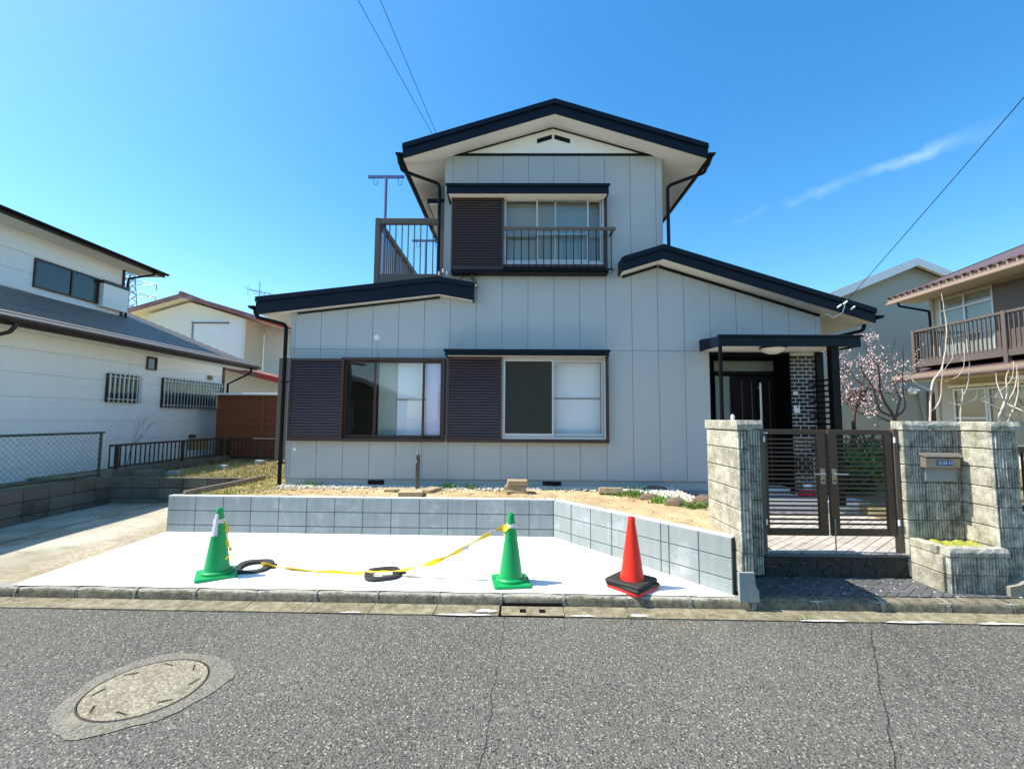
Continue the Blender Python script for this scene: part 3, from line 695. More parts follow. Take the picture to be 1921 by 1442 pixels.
# siding panels, each a board of its own
J = [-4.0, -3.925] + [-3.468+0.4575*k for k in range(0, 20)]; J = [x for x in J if x < 5.25] + [5.325]
G = 0.0035
def panel(poly):
    obj('siding_panel', MB().prism(poly, FY, FY+0.014), 'siding_grey', house)
def cut(x0, x1, z0, z1):
    """pieces of the strip x0..x1, z0..z1 (z1 may be a pair) left by the openings"""
    za, zb = z1 if isinstance(z1, tuple) else (z1, z1)
    op = [o_ for o_ in OPEN if o_[1] > x0+0.02 and o_[0] < x1-0.02 and o_[3] > z0+0.01 and o_[2] < max(za, zb)-0.01]
    if not op: panel([(x0, z0), (x1, z0), (x1, zb), (x0, za)]); return
    o_ = op[0]; full = o_[0] <= x0+0.03 and o_[1] >= x1-0.03
    below = o_[2] > z0+0.02; above = o_[3] < min(za, zb)-0.02
    if full:
        if below: panel([(x0, z0), (x1, z0), (x1, o_[2]), (x0, o_[2])])
        if above: panel([(x0, o_[3]), (x1, o_[3]), (x1, zb), (x0, za)])
    elif o_[0] > x0+0.03:                     # opening bites the right side
        pl = [(x0, z0)] + ([(x1, z0), (x1, o_[2]), (o_[0], o_[2])] if below else [(o_[0], z0)])
        pl += ([(o_[0], o_[3]), (x1, o_[3]), (x1, zb)] if above else [(o_[0], za)]) + [(x0, za)]
        panel(pl)
    else:                                     # bites the left side
        pl = ([(x0, z0), (x1, z0)] if below else [(o_[1], z0), (x1, z0)]) + [(x1, zb)]
        pl += ([(x0, za), (x0, o_[3]), (o_[1], o_[3])] if above else [(o_[1], zb)])
        if below: pl += [(o_[1], o_[2]), (x0, o_[2])]
        panel(pl)
brk = [-1.32, 2.6]
for i in range(len(J)-1):
    x0, x1 = J[i]+G, J[i+1]-G
    cut(x0, x1, 0.752, 2.996)
    # upper row, split where the storeys step
    xsu = [x0] + [b_ for b_ in brk if x0+0.01 < b_ < x1-0.01] + [x1]
    for a in range(len(xsu)-1):
        u0, u1 = xsu[a], xsu[a+1]; um = (u0+u1)/2
        if um < -1.32: cut(u0, u1, 3.003, (zl(u0)+0.02, zl(u1)+0.02))
        elif um > 2.6: cut(u0, u1, 3.003, (zr(u0)+0.02, zr(u1)+0.02))
        else: cut(u0, u1, 3.003, 6.555)
# vents in the plinth
for vx0, vx1 in ((-2.56, -2.28), (0.456, 0.776)):
    v = obj('vent', MB().box(vx0, vx1, FY+0.006, FY+0.018, 0.655, 0.73), 'iron_dark', house)
    for k in range(14):
        xx = vx0+0.012+(vx1-vx0-0.024)*k/13
        obj('vent_bar', MB().box(xx-0.004, xx+0.004, FY-0.002, FY+0.005, 0.66, 0.726), 'black_steel', v)
# gable board, black trims, louvre
obj('gable_board', MB().prism([(-1.30, 6.60), (2.58, 6.60), (0.64, 7.185)], FY-0.004, FY+0.02), 'soffit_white', house)
obj('trim', MB().box(-1.335, 2.615, FY-0.016, FY+0.02, 6.557, 6.598), 'black_steel', house)
def bar2(x0, z0, x1, z1, w, y0, y1):
    d = Vector((x1-x0, z1-z0)).normalized(); n = Vector((-d.y, d.x))*w/2
    return MB().prism([(x0-n.x, z0-n.y), (x1-n.x, z1-n.y), (x1+n.x, z1+n.y), (x0+n.x, z0+n.y)], y0, y1)
obj('trim', bar2(-1.10, 6.565, 0.632, 7.082, 0.024, FY-0.016, FY-0.005), 'black_steel', house)
obj('trim', bar2(2.37, 6.565, 0.638, 7.082, 0.024, FY-0.016, FY-0.005), 'black_steel', house)
obj('gable_vent', MB().prism([(0.345, 6.79), (0.615, 6.875), (0.615, 6.955), (0.345, 6.87)], FY-0.012, FY-0.005), 'black_steel', house)
obj('gable_vent', MB().prism([(0.945, 6.79), (0.66, 6.875), (0.66, 6.955), (0.945, 6.87)], FY-0.012, FY-0.005), 'black_steel', house)
obj('trim', bar2(-3.9, zl(-3.9)-0.015, -1.37, zl(-1.37)-0.015, 0.03, FY-0.014, FY-0.002), 'black_steel', house)
obj('trim', bar2(2.50, zr(2.49)-0.02, 5.31, zr(5.31)-0.02, 0.045, FY-0.014, FY-0.002), 'black_steel', house)
obj('trim', bar2(1.86, zr(2.49)-0.02-0.195, 2.48, zr(2.49)-0.02, 0.04, FY-0.014, FY-0.002), 'black_steel', house)
obj('corner_trim', MB().box(-4.012, -3.975, FY-0.006, FY+0.03, 0.75, 3.64), 'siding_grey', house)

# ---- roofs
def chevron(pts, t0, t1):                     # polygon strip between top-t0 and top-t1 along a polyline
    return [(x, z-t1) for x, z in pts] + [(x, z-t0) for x, z in reversed(pts)]
def roof(pts, yf, yb_, thick, wall_y, rear=None):
    """pts: top line in x,z at the verge. yf: verge, yb_: far end"""
    r = obj('roof', MB().prism(chevron(pts, 0.0, thick-0.05), yf+0.035, wall_y if rear else yb_), 'navy_steel', house)
    obj('verge_trim', MB().prism(chevron([(x, z+0.012) for x, z in pts], 0.0, 0.085), yf-0.03, yf+0.002), 'navy_steel', r)
    obj('fascia', MB().prism(chevron(pts, 0.074, thick), yf+0.003, yf+0.033), 'navy_steel', r)
    s0, s1 = pts[0], pts[-1]
    obj('soffit', MB().prism(chevron(pts, thick-0.048, thick-0.022), yf+0.035, wall_y-0.001 if rear else yb_), 'soffit_white', r)
    if rear:
        obj('rear_slope', MB().prism(chevron(rear, 0.0, thick-0.05), wall_y+0.001, yb_), 'navy_steel', r)
        obj('rear_soffit', MB().prism(chevron(rear, thick-0.048, thick-0.022), wall_y+0.001, yb_), 'soffit_white', r)
    return r
UP = [(-2.0, 6.515), (0.635, 7.33), (3.27, 6.515)]
r1 = roof(UP, 7.40, 13.0, 0.235, FY)
LR = [(-4.54, 3.865), (-1.37, 4.237), (-0.765, 4.131)]
r2 = roof(LR, 7.60, 13.7, 0.29, FY+0.03, rear=[(-4.54, 3.865), (-1.37, 4.237), (-1.325, 4.23)])
RR = [(1.80, 4.545), (2.49, 4.76), (6.01, 3.668)]
r3 = roof(RR, 7.45, 13.7, 0.232, FY+0.03, rear=[(2.61, 4.722), (6.01, 3.668)])
# end boards on the little returns
obj('return_board', MB().box(-0.775, -0.755, 7.60, FY-0.005, 3.83, 4.14), 'navy_steel', r2)
obj('return_board', MB().box(1.785, 1.805, 7.45, FY-0.005, 4.32, 4.555), 'navy_steel', r3)
# ---- gutters and downpipes
def gutter(parent, x, z, y0, y1, side):
    prof = []
    for k in range(9):
        a = math.pi + math.pi*k/8; prof.append((x+0.058*math.cos(a), z+0.058*math.sin(a)))
    inner = [(px*0.90+x*0.10, pz*0.90+z*0.10) for px, pz in prof]
    obj('gutter', MB().prism(prof+inner[::-1], y0, y1), 'black_steel', parent)
    for yy in (y0, y1-0.012): obj('gutter_end', MB().prism(prof, yy-0.002, yy+0.012), 'black_steel', parent)
gutter(r1, -2.06, 6.36, 7.37, 13.0, -1); gutter(r1, 3.33, 6.36, 7.37, 13.0, 1)
gutter(r2, -4.60, 3.72, 7.57, 13.7, -1); gutter(r3, 6.07, 3.56, 7.42, 13.7, 1)
def pipe(pts, r=0.030): return obj('downpipe', MB().tube(pts, r, 10), 'black_steel', house, 50)
def bend(a, b_, c_, k=0.12):
    a, b_, c_ = Vector(a), Vector(b_), Vector(c_); d1 = (a-b_).normalized()*k; d2 = (c_-b_).normalized()*k; out = []
    for i in range(6):
        u = i/5; p = (b_+d1)*(1-u)**2 + b_*2*u*(1-u) + (b_+d2)*u*u; out.append(tuple(p))
    return out
pipe([(-2.06, 7.52, 6.30), (-2.06, 7.52, 6.22)] + bend((-2.06, 7.52, 6.3), (-2.05, 7.55, 6.14), (-1.40, 7.72, 5.98), 0.06) + bend((-2.05, 7.55, 6.14), (-1.40, 7.72, 5.98), (-1.40, 7.72, 4.3), 0.08) + [(-1.40, 7.72, 4.27)])
pipe([(3.30, 7.55, 6.30), (3.30, 7.55, 6.2)] + bend((3.3, 7.55, 6.3), (3.28, 7.57, 6.12), (2.68, 7.72, 5.95), 0.06) + bend((3.28, 7.57, 6.12), (2.67, 7.72, 5.95), (2.67, 7.72, 4.8), 0.08) + [(2.67, 7.72, 4.74)])
pipe([(-4.58, 7.66, 3.68), (-4.57, 7.66, 3.60)] + bend((-4.57, 7.66, 3.68), (-4.55, 7.67, 3.54), (-4.06, 7.74, 3.42), 0.06) + bend((-4.55, 7.67, 3.54), (-4.06, 7.74, 3.42), (-4.06, 7.74, 0.7), 0.08) + [(-4.06, 7.74, 1.02), (-4.06, 7.74, 0.6)], 0.032)
pipe([(6.02, 7.70, 3.52)] + bend((6.02, 7.7, 3.6), (6.0, 7.72, 3.36), (5.42, 7.98, 3.22), 0.06) + bend((6.0, 7.72, 3.36), (5.40, 8.0, 3.22), (5.40, 8.0, 1.0), 0.08) + [(5.40, 8.0, 0.6)])
for z in (1.0, 2.4): obj('pipe_clip', MB().box(-4.10, -3.99, 7.705, 7.775, z, z+0.02), 'black_steel', house)
obj('hopper', MB().tube([(-2.06, 7.47, 6.36), (-2.06, 7.50, 6.22)], [0.06, 0.04], 8), 'black_steel', house)
obj('hopper', MB().tube([(3.33, 7.50, 6.36), (3.31, 7.54, 6.22)], [0.06, 0.04], 8), 'black_steel', house)

# ---- window hoods
def hood(x0, x1, zt, zb, yf):
    h = obj('window_hood', MB().prismx([(FY, zt+0.05), (FY, zb+0.025), (yf+0.02, zb+0.025), (yf+0.02, zt-0.005)], x0+0.03, x1-0.03), 'navy_steel', house)
    obj('hood_lip', MB().cbox(x0-0.02, x1+0.02, yf-0.03, yf+0.0, zt-0.035, zt+0.012, 0.004), 'navy_steel', h)
    obj('hood_fascia', MB().box(x0, x1, yf, yf+0.02, zb, zt-0.036), 'navy_steel', h)
    obj('hood_soffit', MB().box(x0+0.025, x1-0.025, yf+0.021, FY-0.002, zb+0.006, zb+0.024), 'soffit_white', h)
    for xx in (x0+0.005, x1-0.025): obj('hood_end', MB().prismx([(FY-0.002, zt+0.05), (FY-0.002, zb-0.05), (yf+0.022, zb), (yf+0.022, zt-0.005)], xx, xx+0.02), 'navy_steel', h)
hood(-1.215, 1.555, 2.955, 2.86, 7.50)
hood(-1.235, 1.575, 5.845, 5.69, 7.48)

# ---- shutters (sliding rain-door cases) with single slats
def shutter(x0, x1, z0, z1, yf, n, fm):
    s = obj('shutter', MB().box(x0+0.02, x1-0.02, yf+0.02, FY+0.012, z0+0.02, z1-0.02), 'shutter_brown', house)
    for a, b_ in ((x0, x0+0.035), (x1-0.04, x1)): obj('shutter_stile', MB().cbox(a, b_, yf-0.012, FY-0.001, z0, z1, 0.003), fm, s)
    obj('shutter_rail', MB().cbox(x0+0.036, x1-0.041, yf-0.012, FY-0.001, z0, z0+0.06, 0.003), fm, s)
    obj('shutter_rail', MB().cbox(x0+0.036, x1-0.041, yf-0.012, FY-0.001, z1-0.045, z1, 0.003), fm, s)
    a0 = z0+0.062; a1 = z1-0.047; H = (a1-a0)/n
    sm = MB().prismx([(0.02, 0), (0.003, 0.003), (-0.002, H*0.40), (0.001, H*0.62), (0.012, H*0.96), (0.02, H)], x0+0.037, x1-0.042).mesh('slat', 'shutter_brown')
    for k in range(n): link('slat', sm, s, (0, yf, a0+k*H))
    return s
shutter(-3.925, -2.985, 1.40, 2.815, 7.66, 27, 'frame_brown')
shutter(-1.19, -0.25, 1.395, 2.85, 7.66, 28, 'frame_brown')
shutter(-1.17, -0.245, 4.39, 5.70, 7.66, 25, 'frame_brown')
# ---- windows
def frame_bars(x0, x1, z0, z1, y0, y1, w, wb=None):
    wb = wb or w
    return [MB().cbox(x0, x0+w, y0, y1, z0, z1, 0.003), MB().cbox(x1-w, x1, y0, y1, z0, z1, 0.003),
            MB().cbox(x0+w+0.0005, x1-w-0.0005, y0, y1, z0, z0+wb, 0.003), MB().cbox(x0+w+0.0005, x1-w-0.0005, y0, y1, z1-w, z1, 0.003)]
def window(o_, fm):
    x0, x1, z0, z1 = o_; w = obj('window', MB().box(x0-0.02, x1+0.05, 7.66, FY+0.1, z0-0.055, z0-0.005), fm, house)
    obj('frame', MB().cbox(x0-0.02, x1+0.05, 7.67, FY+0.1, z1+0.002, z1+0.05, 0.003), fm, w)
    obj('frame', MB().cbox(x1+0.004, x1+0.05, 7.672, FY+0.1, z0-0.004, z1+0.001, 0.003), fm, w)
    obj('frame', MB().cbox(x0-0.02, x0-0.001, 7.672, FY+0.1, z0-0.004, z1+0.001, 0.003), fm, w)
    return w
def sash(w, x0, x1, z0, z1, y, sm, bw=0.035, glass=True, screen=False):
    for f_ in frame_bars(x0, x1, z0, z1, y, y+0.03, bw, bw*1.5): obj('sash_bar', f_, sm, w)
    if glass: obj('pane', MB().box(x0+bw, x1-bw, y+0.012, y+0.017, z0+bw*1.5, z1-bw), 'glass', w)
def shoji(w, x0, x1, z0, z1, y, bars=1, m='shoji_paper', fr='plinth_grey'):
    obj('paper_screen', MB().box(x0, x1, y, y+0.01, z0, z1), m, w)
    for k in range(bars):
        z = z0 + (z1-z0)*(k+1)/(bars+1); obj('screen_bar', MB().box(x0, x1, y-0.014, y-0.0005, z-0.014, z+0.014), fr, w)
# lower left window
w = window(W1, 'frame_brown'); x0, x1, z0, z1 = W1
sash(w, x0+0.02, -2.44, z0+0.01, z1-0.01, 7.74, 'frame_brown', 0.03)
sash(w, -2.47, -1.60, z0+0.01, z1-0.01, 7.702, 'frame_brown', 0.03)
sash(w, -1.63, x1-0.0, z0+0.01, z1-0.01, 7.74, 'frame_brown', 0.03)
shoji(w, -2.10, -1.60, z0+0.02, z1-0.02, 7.86, 1)
obj('lining', MB().box(-2.43, -2.11, 7.865, 7.875, z0+0.02, z1-0.02), 'frosted_grey', w)
obj('curtain', MB().prism([(-1.58, z0+0.02), (-1.30, z0+0.02), (-1.30, z1-0.02), (-1.58, z1-0.02)], 7.80, 7.81), 'curtain_lilac', w)
# lower middle window
w = window(W2, 'frame_brown'); x0, x1, z0, z1 = W2
for f_ in frame_bars(x0+0.001, x1, z0, z1, 7.69, 7.80, 0.03, 0.045): obj('outer_frame', f_, 'alu_silver', w)
sash(w, x0+0.035, 0.64, z0+0.05, z1-0.035, 7.70, 'alu_silver', 0.032)
sash(w, 0.60, x1-0.035, z0+0.05, z1-0.035, 7.735, 'alu_silver', 0.032)
obj('insect_screen', MB().box(x0+0.066, 0.609, 7.704, 7.708, z0+0.097, z1-0.066), 'screen_mesh', w)
shoji(w, 0.645, x1-0.06, z0+0.05, z1-0.05, 7.86, 1)
# upper window
w = window(W3, 'frame_brown'); x0, x1, z0, z1 = W3
for f_ in frame_bars(x0+0.001, x1, z0, z1, 7.69, 7.80, 0.03, 0.045): obj('outer_frame', f_, 'alu_silver', w)
sash(w, x0+0.035, 0.36, z0+0.05, z1-0.035, 7.735, 'alu_silver', 0.03)
sash(w, 0.33, 1.26, z0+0.05, z1-0.035, 7.70, 'alu_silver', 0.03)
sash(w, 0.66, x1-0.035, z0+0.05, z1-0.035, 7.755, 'alu_silver', 0.03)
shoji(w, x0+0.04, x1-0.28, z0+0.05, z1-0.05, 7.86, 0, 'blind_grey', 'alu_silver')
obj('lining', MB().box(x1-0.275, x1-0.03, 7.90, 7.91, z0+0.05, z1-0.05), 'plinth_grey', w)
obj('sash_bar', MB().box(x0+0.06, 0.345, 7.75, 7.765, 5.02, 5.09), 'plinth_grey', w)
obj('sash_bar', MB().box(0.36, 1.24, 7.72, 7.732, 5.05, 5.08), 'alu_silver', w)
obj('sill_beam', MB().cbox(-1.16, 1.585, 7.60, FY-0.001, 4.325, 4.388, 0.004), 'black_steel', house)
# rail in front of the upper window
rail = obj('window_rail', MB().cbox(-0.24, 1.70, 7.52, 7.56, 5.055, 5.11, 0.006), 'brown_alu_grey', house)
rbm = MB().box(-0.007, 0.007, -0.007, 0.007, 0, 0.68).mesh('baluster', 'black_steel')
for k in range(15): link('baluster', rbm, rail, (-0.19+0.129*k, 7.54, 4.38))
obj('lower_rail', MB().box(-0.22, 1.64, 7.528, 7.552, 4.355, 4.379), 'black_steel', rail)
obj('rail_return', MB().tube([(1.66, 7.54, 4.37), (1.66, 7.79, 4.37)], 0.009, 6), 'black_steel', rail)
obj('rail_return', MB().box(1.645, 1.68, 7.561, 7.79, 5.06, 5.10), 'brown_alu_grey', rail)
# ---- porch recess, brick return, door
obj('porch_lining', MB().box(3.352, 3.362, FY+0.005, 8.30, 0.5, 3.0), 'black_steel', house)
obj('door_wall', MB().box(3.365, 4.80, 8.26, 8.32, 0.5, 2.98), 'door_black', house)
obj('porch_lining', MB().box(4.765, 4.775, FY+0.02, 8.25, 0.5, 2.98), 'door_black', house)
obj('porch_lining', MB().box(3.365, 4.764, FY+0.06, 8.25, 2.94, 2.982), 'door_black', house)
bwall = obj('brick_backing', MB().box(4.78, 5.205, FY+0.03, FY+0.14, 0.5, 2.98), 'mortar', house)
obj('corner_post', MB().cbox(5.206, 5.33, FY-0.02, 8.4, 0.5, 2.984, 0.006), 'black_steel', house)
BL, BH, JT = 0.128, 0.056, 0.012
bcache = {}
zc = 0.56; rowi = 0
while zc+BH < 2.97:
    xc = 4.782 - (0.0 if rowi % 2 == 0 else (BL+JT)/2)
    while xc < 5.20:
        a = max(xc, 4.782); b_ = min(xc+BL, 5.203)
        if b_-a > 0.02:
            key = round(b_-a, 3)
            if key not in bcache: bcache[key] = MB().cbox(0, key, 0, 0.02, 0, BH, 0.003).mesh('brick', 'brick_black')
            link('brick', bcache[key], bwall, (a, FY+0.025, zc))
        xc += BL+JT
    zc += BH+JT; rowi += 1
door = obj('door', MB().cbox(3.93, 4.72, 8.20, 8.25, 0.62, 2.60, 0.004), 'door_black', house)
for xx in (4.10, 4.28, 4.46, 4.60): obj('door_groove', MB().box(xx, xx+0.012, 8.192, 8.199, 0.7, 2.5), 'brown_alu', door)
obj('door_handle', MB().cbox(4.395, 4.43, 8.12, 8.15, 1.35, 2.48, 0.008), 'alu_silver', door)
for z in (1.45, 2.38): obj('handle_stay', MB().box(4.40, 4.425, 8.151, 8.199, z, z+0.03), 'alu_silver', door)
obj('sidelight', MB().box(3.62, 3.90, 8.205, 8.225, 0.8, 2.60), 'glass_frosted', house)
obj('sidelight_frame', MB().cbox(3.90, 3.925, 8.17, 8.25, 0.6, 2.62, 0.003), 'door_black', house)
obj('sidelight_frame', MB().cbox(3.60, 3.62, 8.17, 8.25, 0.6, 2.62, 0.003), 'door_black', house)
obj('transom_light', MB().box(3.62, 4.70, 8.205, 8.225, 2.69, 2.88), 'glass_frosted', house)
obj('transom_bar', MB().cbox(3.60, 4.74, 8.16, 8.25, 2.622, 2.68, 0.003), 'door_black', house)
# intercom and switch plate
ic = obj('intercom', MB().cbox(4.80, 4.895, FY-0.012, FY+0.017, 1.93, 2.06, 0.005), 'white_paint', house)
obj('intercom_lens', MB().tube([(4.85, FY-0.018, 2.03), (4.85, FY-0.0125, 2.03)], 0.014, 10), 'black_steel', ic)
obj('switch_plate', MB().cbox(4.80, 4.88, FY-0.002, FY+0.017, 2.24, 2.30, 0.004), 'white_paint', house)
# canopy
cnp = obj('canopy', MB().prismx([(FY-0.001, 3.20), (FY-0.001, 3.03), (7.07, 3.03), (7.07, 3.13)], 3.22, 5.40), 'navy_steel', house)
obj('canopy_fascia', MB().box(3.20, 5.42, 7.04, 7.068, 2.965, 3.115), 'navy_steel', cnp)
obj('canopy_lip', MB().cbox(3.17, 5.46, 7.005, 7.05, 3.116, 3.145, 0.004), 'navy_steel', cnp)
obj('canopy_fascia', MB().prismx([(FY-0.003, 2.99), (FY-0.003, 3.19), (7.07, 3.115), (7.07, 2.965)], 3.195, 3.218), 'navy_steel', cnp)
obj('canopy_fascia', MB().prismx([(FY-0.003, 2.99), (FY-0.003, 3.19), (7.07, 3.115), (7.07, 2.965)], 5.402, 5.425), 'navy_steel', cnp)
obj('canopy_soffit', MB().box(3.22, 5.40, 7.07, FY-0.002, 3.0, 3.022), 'soffit_white', cnp)
lm = MB().lathe([(0.001, -0.125), (0.08, -0.115), (0.15, -0.082), (0.185, -0.034), (0.188, -0.03)], 24, (4.19, 7.30, 3.0))
cl = obj('ceiling_lamp', lm, 'lamp_white', cnp, True)
obj('lamp_rim', MB().lathe([(0.186, -0.032), (0.200, -0.030), (0.200, -0.001), (0.12, -0.001)], 24, (4.19, 7.30, 3.0)), 'black_steel', cl)
obj('porch_post', MB().cbox(4.99, 5.11, 7.09, 7.21, 0.5, 2.999, 0.006), 'black_steel', house)
obj('porch_post', MB().cbox(3.215, 3.262, 7.08, 7.127, 0.45, 2.999, 0.004), 'black_steel', house)
# side lattice between post and wall
sm = MB().box(0, 0.022, 0, 0.60, 0, 0.030).mesh('lattice_slat', 'black_steel')
for k in range(18): link('lattice_slat', sm, house, (5.08, 7.215, 0.92+0.090*k))
obj('lattice_post', MB().box(5.078, 5.104, 7.60, 7.63, 0.5, 2.5), 'black_steel', house)
# cable clamp with white insulators at the right eave
for k, (dx, dz) in enumerate(((0, 0), (0.12, -0.09), (-0.1, -0.06))):
    obj('insulator', MB().tube([(5.45+dx, 7.42, 3.74+dz), (5.51+dx, 7.40, 3.79+dz)], 0.014, 8), 'white_paint', house)
obj('drop_loop', MB().tube([(5.5, 7.42, 3.78), (5.44, 7.43, 3.60), (5.30, 7.45, 3.52), (5.22, 7.5, 3.60), (5.18, 7.7, 3.55)], 0.007, 5), 'white_paint', house)
for k in range(3): obj('insulator', MB().tube([(-1.38+0.07*k, 7.70, 4.30+0.05*(k % 2)), (-1.38+0.07*k, 7.70, 4.37+0.05*(k % 2))], 0.016, 8), 'white_paint', house)
obj('conduit', MB().tube([(-0.80, 7.74, 4.42), (-0.80, 7.72, 4.28), (-0.74, 7.66, 4.17), (-0.70, 7.60, 4.06)], 0.028, 8), 'brown_alu_grey', house)
obj('cable', MB().tube([(-1.02, 7.73, 4.22), (-0.94, 7.74, 4.31), (-0.82, 7.75, 4.32)], 0.006, 5), 'wire_black', house)
# wall outlet on the left wing and small lower socket
obj('vent_cap', MB().lathe([(0.001, 0.02), (0.03, 0.02), (0.05, 0.012), (0.055, 0)], 16, (0, 0, 0)).xf(Matrix.Translation((-2.475, FY-0.001, 3.215)) @ Matrix.Rotation(R(90), 4, 'X')), 'white_paint', house)
obj('cable', MB().tube([(-2.47, FY-0.006, 3.16), (-2.46, FY-0.008, 3.0), (-2.44, FY-0.008, 2.85)], 0.005, 5), 'siding_grey', house)
obj('socket', MB().cbox(-3.86, -3.82, FY-0.02, FY-0.001, 1.22, 1.26, 0.004), 'white_paint', house)
# shutter case sticking out of the left side wall
obj('side_shutter_case', MB().cbox(-4.30, -4.0, 8.0, 9.0, 1.05, 2.88, 0.006), 'brown_alu_grey', house)
# upper-left balcony door case and little hood on the side wall
obj('side_shutter_case', MB().cbox(-1.47, -1.325, 8.0, 8.75, 4.32, 5.78, 0.006), 'brown_alu_grey', house)
hs_ = obj('side_hood', MB().box(-1.75, -1.325, 8.35, 10.4, 5.95, 6.03), 'navy_steel', house)
obj('hood_soffit', MB().box(-1.72, -1.325, 8.37, 10.4, 5.92, 5.945), 'soffit_white', hs_)
# ---- roof balcony on the left wing
bal = obj('balcony', MB().cbox(-2.60, -1.325, 8.0, 11.4, 4.20, 4.30, 0.01), 'brown_alu_grey', house)
obj('balcony_post', MB().cbox(-2.62, -2.53, 7.96, 8.05, 4.10, 5.47, 0.006), 'brown_alu_grey', bal)
obj('balcony_rail', MB().cbox(-2.529, -1.48, 7.965, 8.045, 5.36, 5.465, 0.006), 'brown_alu_grey', bal)
obj('balcony_rail', MB().cbox(-2.61, -2.54, 8.051, 11.4, 5.36, 5.465, 0.006), 'brown_alu_grey', bal)
obj('balcony_skirt', MB().cbox(-2.529, -1.48, 7.975, 7.998, 4.18, 4.42, 0.004), 'brown_alu_grey', bal)
fbm = MB().box(-0.009, 0.009, -0.009, 0.009, 0, 0.94).mesh('balcony_baluster', 'brown_alu_grey')
for k in range(8): link('balcony_baluster', fbm, bal, (-2.36+0.115*k, 8.01, 4.42))
sbm = MB().box(-0.012, 0.012, -0.02, 0.02, 0, 1.06).mesh('balcony_baluster', 'brown_alu_grey')
for k in range(24): link('balcony_baluster', sbm, bal, (-2.575, 8.18+0.137*k, 4.30))
obj('balcony_post', MB().cbox(-2.62, -2.53, 11.38, 11.47, 4.10, 5.47, 0.006), 'brown_alu_grey', bal)
def clothes_pole(x, y, zt, h):
    p = obj('laundry_pole', MB().tube([(x, y, zt-h), (x, y, zt)], 0.028, 10), 'pole_blue', bal, True)
    obj('cross_arm', MB().cbox(x-0.34, x+0.34, y-0.018, y+0.018, zt, zt+0.055, 0.004), 'pole_blue', p)
    for dx in (-0.23, 0.23):
        pts = [(x+dx, y, zt)] + [(x+dx, y, zt-0.09)] + [(x+dx+0.035-0.035*math.cos(a), y, zt-0.09-0.05*math.sin(a)) for a in [math.pi*i/6 for i in range(1, 7)]] + [(x+dx+0.08, y, zt-0.04)]
        obj('hook', MB().tube(pts, 0.006, 5), 'pole_blue', p)
clothes_pole(-2.49, 8.12, 6.31, 2.0)
clothes_pole(-2.25, 10.7, 6.12, 1.8)

# ================================================================== GATE, PILLARS, STEPS
def ribbed(L, T, H, pitch=0.030, depth=0.020, m='block_old', name='ribbed_block', seed=0):
    """block with vertical broken ribs on its front (y=0) face"""
    n = max(2, int(round(L/pitch))); p = L/n; poly = []; rnd = random.Random(seed)
    for k in range(n):
        x = k*p; d = depth*rnd.uniform(0.6, 1.1)
        poly += [(x+p*0.02, depth), (x+p*0.22, depth-d), (x+p*0.68, depth-d*rnd.uniform(0.8, 1)), (x+p*0.88, depth)]
    poly += [(L, T), (0, T)]
    return MB().slab(poly, 0, H).mesh(name, m)
ZC = [0.13, 0.33, 0.53, 0.73, 0.93, 1.13, 1.325, 1.52, 1.70]
def ragged_cap(x0, x1, y0, y1, z0, z1, seed, m='block_old'):
    rnd = random.Random(seed); mb = MB(); n = max(3, int((x1-x0)/0.05)); top = []; k_ = 0
    vs = []; 
    for i in range(n+1):
        x = x0+(x1-x0)*i/n
        j = rnd.uniform(-0.008, 0.006)
        vs += [(x, y0+j, z0+0.004), (x, y0+j-0.004, z0+(z1-z0)*0.55+rnd.uniform(-0.01, 0.01)), (x, y0+0.012+j, z1+rnd.uniform(-0.004, 0.002)), (x, y1, z1), (x, y1, z0+0.004)]
    fs = []
    for i in range(n):
        for k in range(5): fs.append((i*5+k, i*5+(k+1) % 5, (i+1)*5+(k+1) % 5, (i+1)*5+k))
    fs += [(0, 1, 2, 3, 4), tuple(n*5+k for k in (4, 3, 2, 1, 0))]
    return mb.add(vs, fs)
pl = thing('gate_pillar', 'rough block gate pillar left of the gate, its plain side sunlit', 'pillar', (2.4, 4.9, 0.1))
for j in range(len(ZC)-1):
    H = ZC[j+1]-ZC[j]-0.008; z = ZC[j]+0.004
    obj('block', MB().cbox(2.16, 2.285, 4.452, 5.135, z, z+H, 0.006), 'block_plain_old', pl)
    link('ribbed_block', ribbed(0.122, 0.03, H, seed=j), pl, (2.162, 4.42, z))
    link('ribbed_block', ribbed(0.41, 0.12, H, seed=j+20), pl, (2.288, 5.0, z))
obj('core', MB().box(2.17, 2.275, 4.46, 5.10, 0.05, 1.70), 'iron_dark', pl)
obj('cap', MB().cbox(2.145, 2.30, 4.442, 5.15, 1.702, 1.80, 0.008), 'block_plain_old', pl)
obj('cap', ragged_cap(2.147, 2.30, 4.405, 4.441, 1.702, 1.80, 3), 'block_old', pl)
obj('cap', ragged_cap(2.301, 2.71, 4.985, 5.15, 1.702, 1.80, 4), 'block_old', pl)
obj('mortar_foot', MB().prism([(2.118, 0.09), (2.30, 0.09), (2.298, 0.19), (2.268, 0.245), (2.262, 0.36), (2.118, 0.36)], 4.385, 4.418), 'block_new', pl)
bt = thing('bottle', 'tiny white plastic bottle left on top of the gate pillar', 'bottle', (2.42, 5.05, 1.80))
obj('body', MB().lathe([(0.001, 0.0), (0.020, 0.001), (0.021, 0.045), (0.008, 0.06), (0.008, 0.066)], 12, (2.42, 5.05, 1.80)), 'white_paint', bt, True)
obj('cap', MB().lathe([(0.010, 0.066), (0.010, 0.085), (0.001, 0.086)], 10, (2.42, 5.05, 1.80)), 'black_steel', bt)
pr = thing('gate_wall', 'weathered ribbed block wall right of the gate with the mailbox set in it', 'wall', (4.7, 4.95, 0.1))
